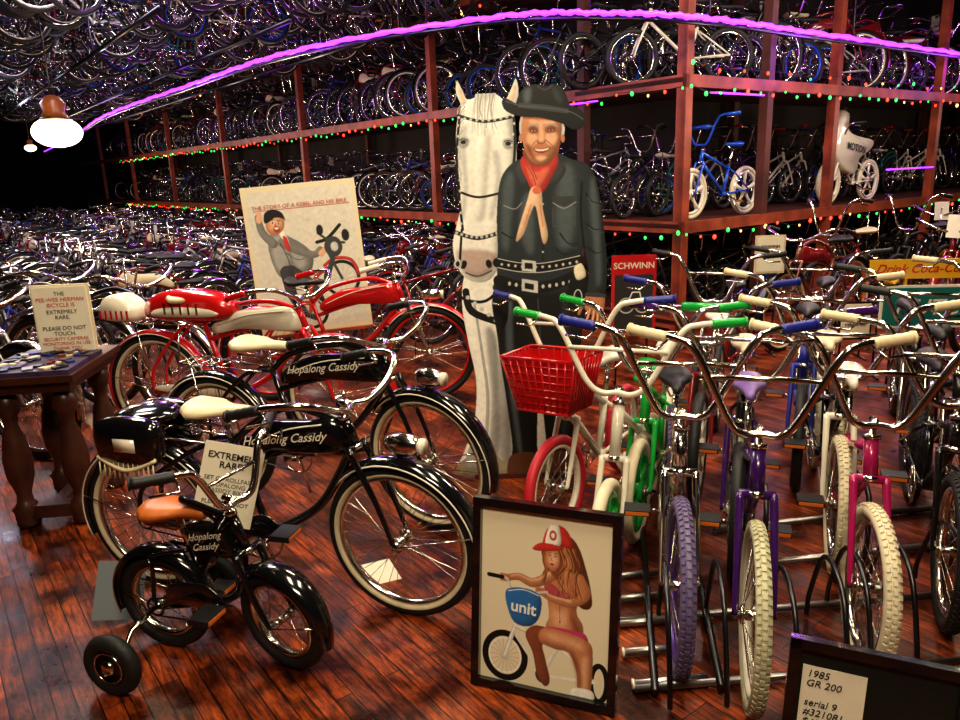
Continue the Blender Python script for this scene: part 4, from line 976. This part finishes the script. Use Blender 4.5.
text(sg,'THE',.026,(0,-.0075,.285),ink); text(sg,'PEE-WEE HERMAN\nBICYCLE IS',.026,(0,-.0075,.258),inkred); text(sg,'EXTREMELY\nRARE.\n\nPLEASE DO NOT\nTOUCH.',.026,(0,-.0075,.2),ink); text(sg,'SECURITY CAMERAS\nMONITORING IN USE\nTHANK YOU',.022,(0,-.0075,.072),inkred)

# ------------------------------------------------------------------ other signs
def sign(name,loc,w,h,mat,txt,size,tmat,rz=0.,zt=0.,legs=True,shear=0,bold=.001,border=None):
    b=B(); b.box((0,0,0),(w,.015,h),mat)
    if border: b.box((0,.003,0),(w+.03,.015,h+.03),border)
    if legs:
        for x in (-w*.35,w*.35): b.tube([V(x,.02,0),V(x,.06,-loc[2]+.003)],.008,gun,5)
        for x in (-w*.35,w*.35): b.tube([V(x,-.06,-loc[2]+.008),V(x,.16,-loc[2]+.008)],.008,gun,5)
    o=b.obj(name,loc,rz); text(o,txt,size,(0,-.009,zt),tmat,shear=shear,bold=bold); return o
so=sign('red_dealer_sign',(1.05,5.0,.66),.30,.52,red,'SCHWINN',.058,whitep,zt=.17)
a=Art(lambda u,v:(u,v),(-.13,.13,-.24,.13),100,140,yup=True,y0=-.009,bg=(.03,.03,.03)); a.ringe(-.05,-.08,.05,.05,.008,psil); a.ringe(.06,-.08,.05,.05,.008,psil); a.stroke([(-.05,-.08),(-.01,.01),(.04,.01),(.06,-.08)],.008,pw,False); a.done('sign_print',so)
sign('soda_sign',(2.98,5.0,.76),.66,.13,yellow,'Drink Coca-Cola',.085,red,zt=-.025,shear=.4,rz=-.1)
sign('green_bmx_sign',(2.85,4.6,.58),.62,.24,teal,'HUTCH',.14,whitep,zt=-.05,shear=.3,rz=-.1,border=whitep)
sign('framed_price_card',(2.85,5.55,.3),.22,.26,paper,'1938\nELGIN\nrestored',.045,ink,zt=.05,border=black)
sign('info_card',(2.25,5.75,.8),.2,.26,paper,'SCHWINN\nBLACK\nPHANTOM',.03,ink,zt=.05,border=cream)
b=B(); b.box((0,0,.002),(.13,.17,.002),paper); o=b.obj('paper_card',(-.42,2.62,0),.4)
b=B(); b.box((0,0,0),(.16,.003,.2),P('slate_card',.12,.14,.16)); o=b.obj('paper_card',(-1.3,2.38,.105),rot=(-.5,.3,.5))

# ------------------------------------------------------------------ lights
G=1.0
def area(name,loc,size,power,col,rot=(0,0,0),sy=None):
    l=bpy.data.lights.new(name,'AREA'); l.energy=power*G; l.color=col; l.size=size
    if sy: l.shape='RECTANGLE'; l.size_y=sy
    o=bpy.data.objects.new(name,l); COL.objects.link(o); o.location=loc; o.rotation_euler=rot; return o
def pt(name,loc,power,col,r=.1):
    l=bpy.data.lights.new(name,'POINT'); l.energy=power*G; l.color=col; l.shadow_soft_size=r
    o=bpy.data.objects.new(name,l); COL.objects.link(o); o.location=loc
W1=(1.,.84,.60)
area('ceiling_light',(-.3,1.6,4.1),.5,75,W1,sy=1.6); area('ceiling_light',(1.3,2.4,4.1),.5,60,W1,sy=1.6)
area('ceiling_light',(.2,4.6,4.1),1.2,75,W1,sy=.3); area('ceiling_light',(-2.6,4.8,4.1),1.2,95,W1,sy=.3)
area('ceiling_light',(3.6,5.2,4.1),1.2,105,W1,sy=.3); area('ceiling_light',(0,-.6,3.6),1.2,100,W1,rot=(rad(55),0,0),sy=.5)
area('ceiling_light',(-6,8.5,2.9),1.,70,(.85,.82,1.)); area('ceiling_light',(-3.2,6.6,4.1),1.,75,(.9,.82,1.))
for q in ((-3.9,10.6,2.5),(-1.75,7.9,2.5),(.3,6.2,2.55),(3.4,7.3,2.45),(6.1,9.4,2.5),(-7,15,2.5)): pt('rope_glow',q,20,(.5,.08,1.),.25)
pt('pendant_bulb',(-4.22,7.6,1.75),45,(1.,.65,.35),.15)
for q in ((-2.3,9.6,2.0),(-4.6,12.4,2.0),(-7.,15.5,2.0),(-9.5,19.,2.0)): pt('aisle_fill',q,60,(1.,.76,.58),.15)  # added fill without fixtures, brightens left shelf face and parked rows
for q in ((-1.2,6.6,2.9),(-4.,9.,2.85),(-6.5,11.,2.8),(-8.5,14.5,2.8)): pt('rafter_fill',q,20,(.75,.78,1.),.15)  # invented fill at hanging height to lift the dark ceiling bikes
for q in ((2.9,6.2,1.9),(5.2,7.8,1.9),(7.4,9.4,1.9)): pt('shelf_fill',q,30,(1.,.8,.62),.12)  # added fill in front of the right shelves, no lamp modelled
for q in ((1.9,5.6,3.1),(4.6,7.0,3.1)): pt('shelf_fill',q,40,(.95,.85,.8),.12)  # more added fill, for the upper shelf tier
w=bpy.data.worlds.new('world'); scene.world=w; w.use_nodes=True
w.node_tree.nodes['Background'].inputs[0].default_value=(.02,.025,.05,1); w.node_tree.nodes['Background'].inputs[1].default_value=.5

# ------------------------------------------------------------------ camera
cd=bpy.data.cameras.new('camera'); cam=bpy.data.objects.new('camera',cd); COL.objects.link(cam)
cd.sensor_width=36; cd.lens=28.1; cd.clip_end=100
cam.matrix_world=Matrix.Translation((0,0,1.5))@Matrix.Rotation(rad(75.8),4,'X')@Matrix.Rotation(rad(-2),4,'Z')
scene.camera=cam
scene.view_settings.view_transform='Standard'
try: scene.view_settings.look='Medium High Contrast'
except Exception as e: print('look',e)
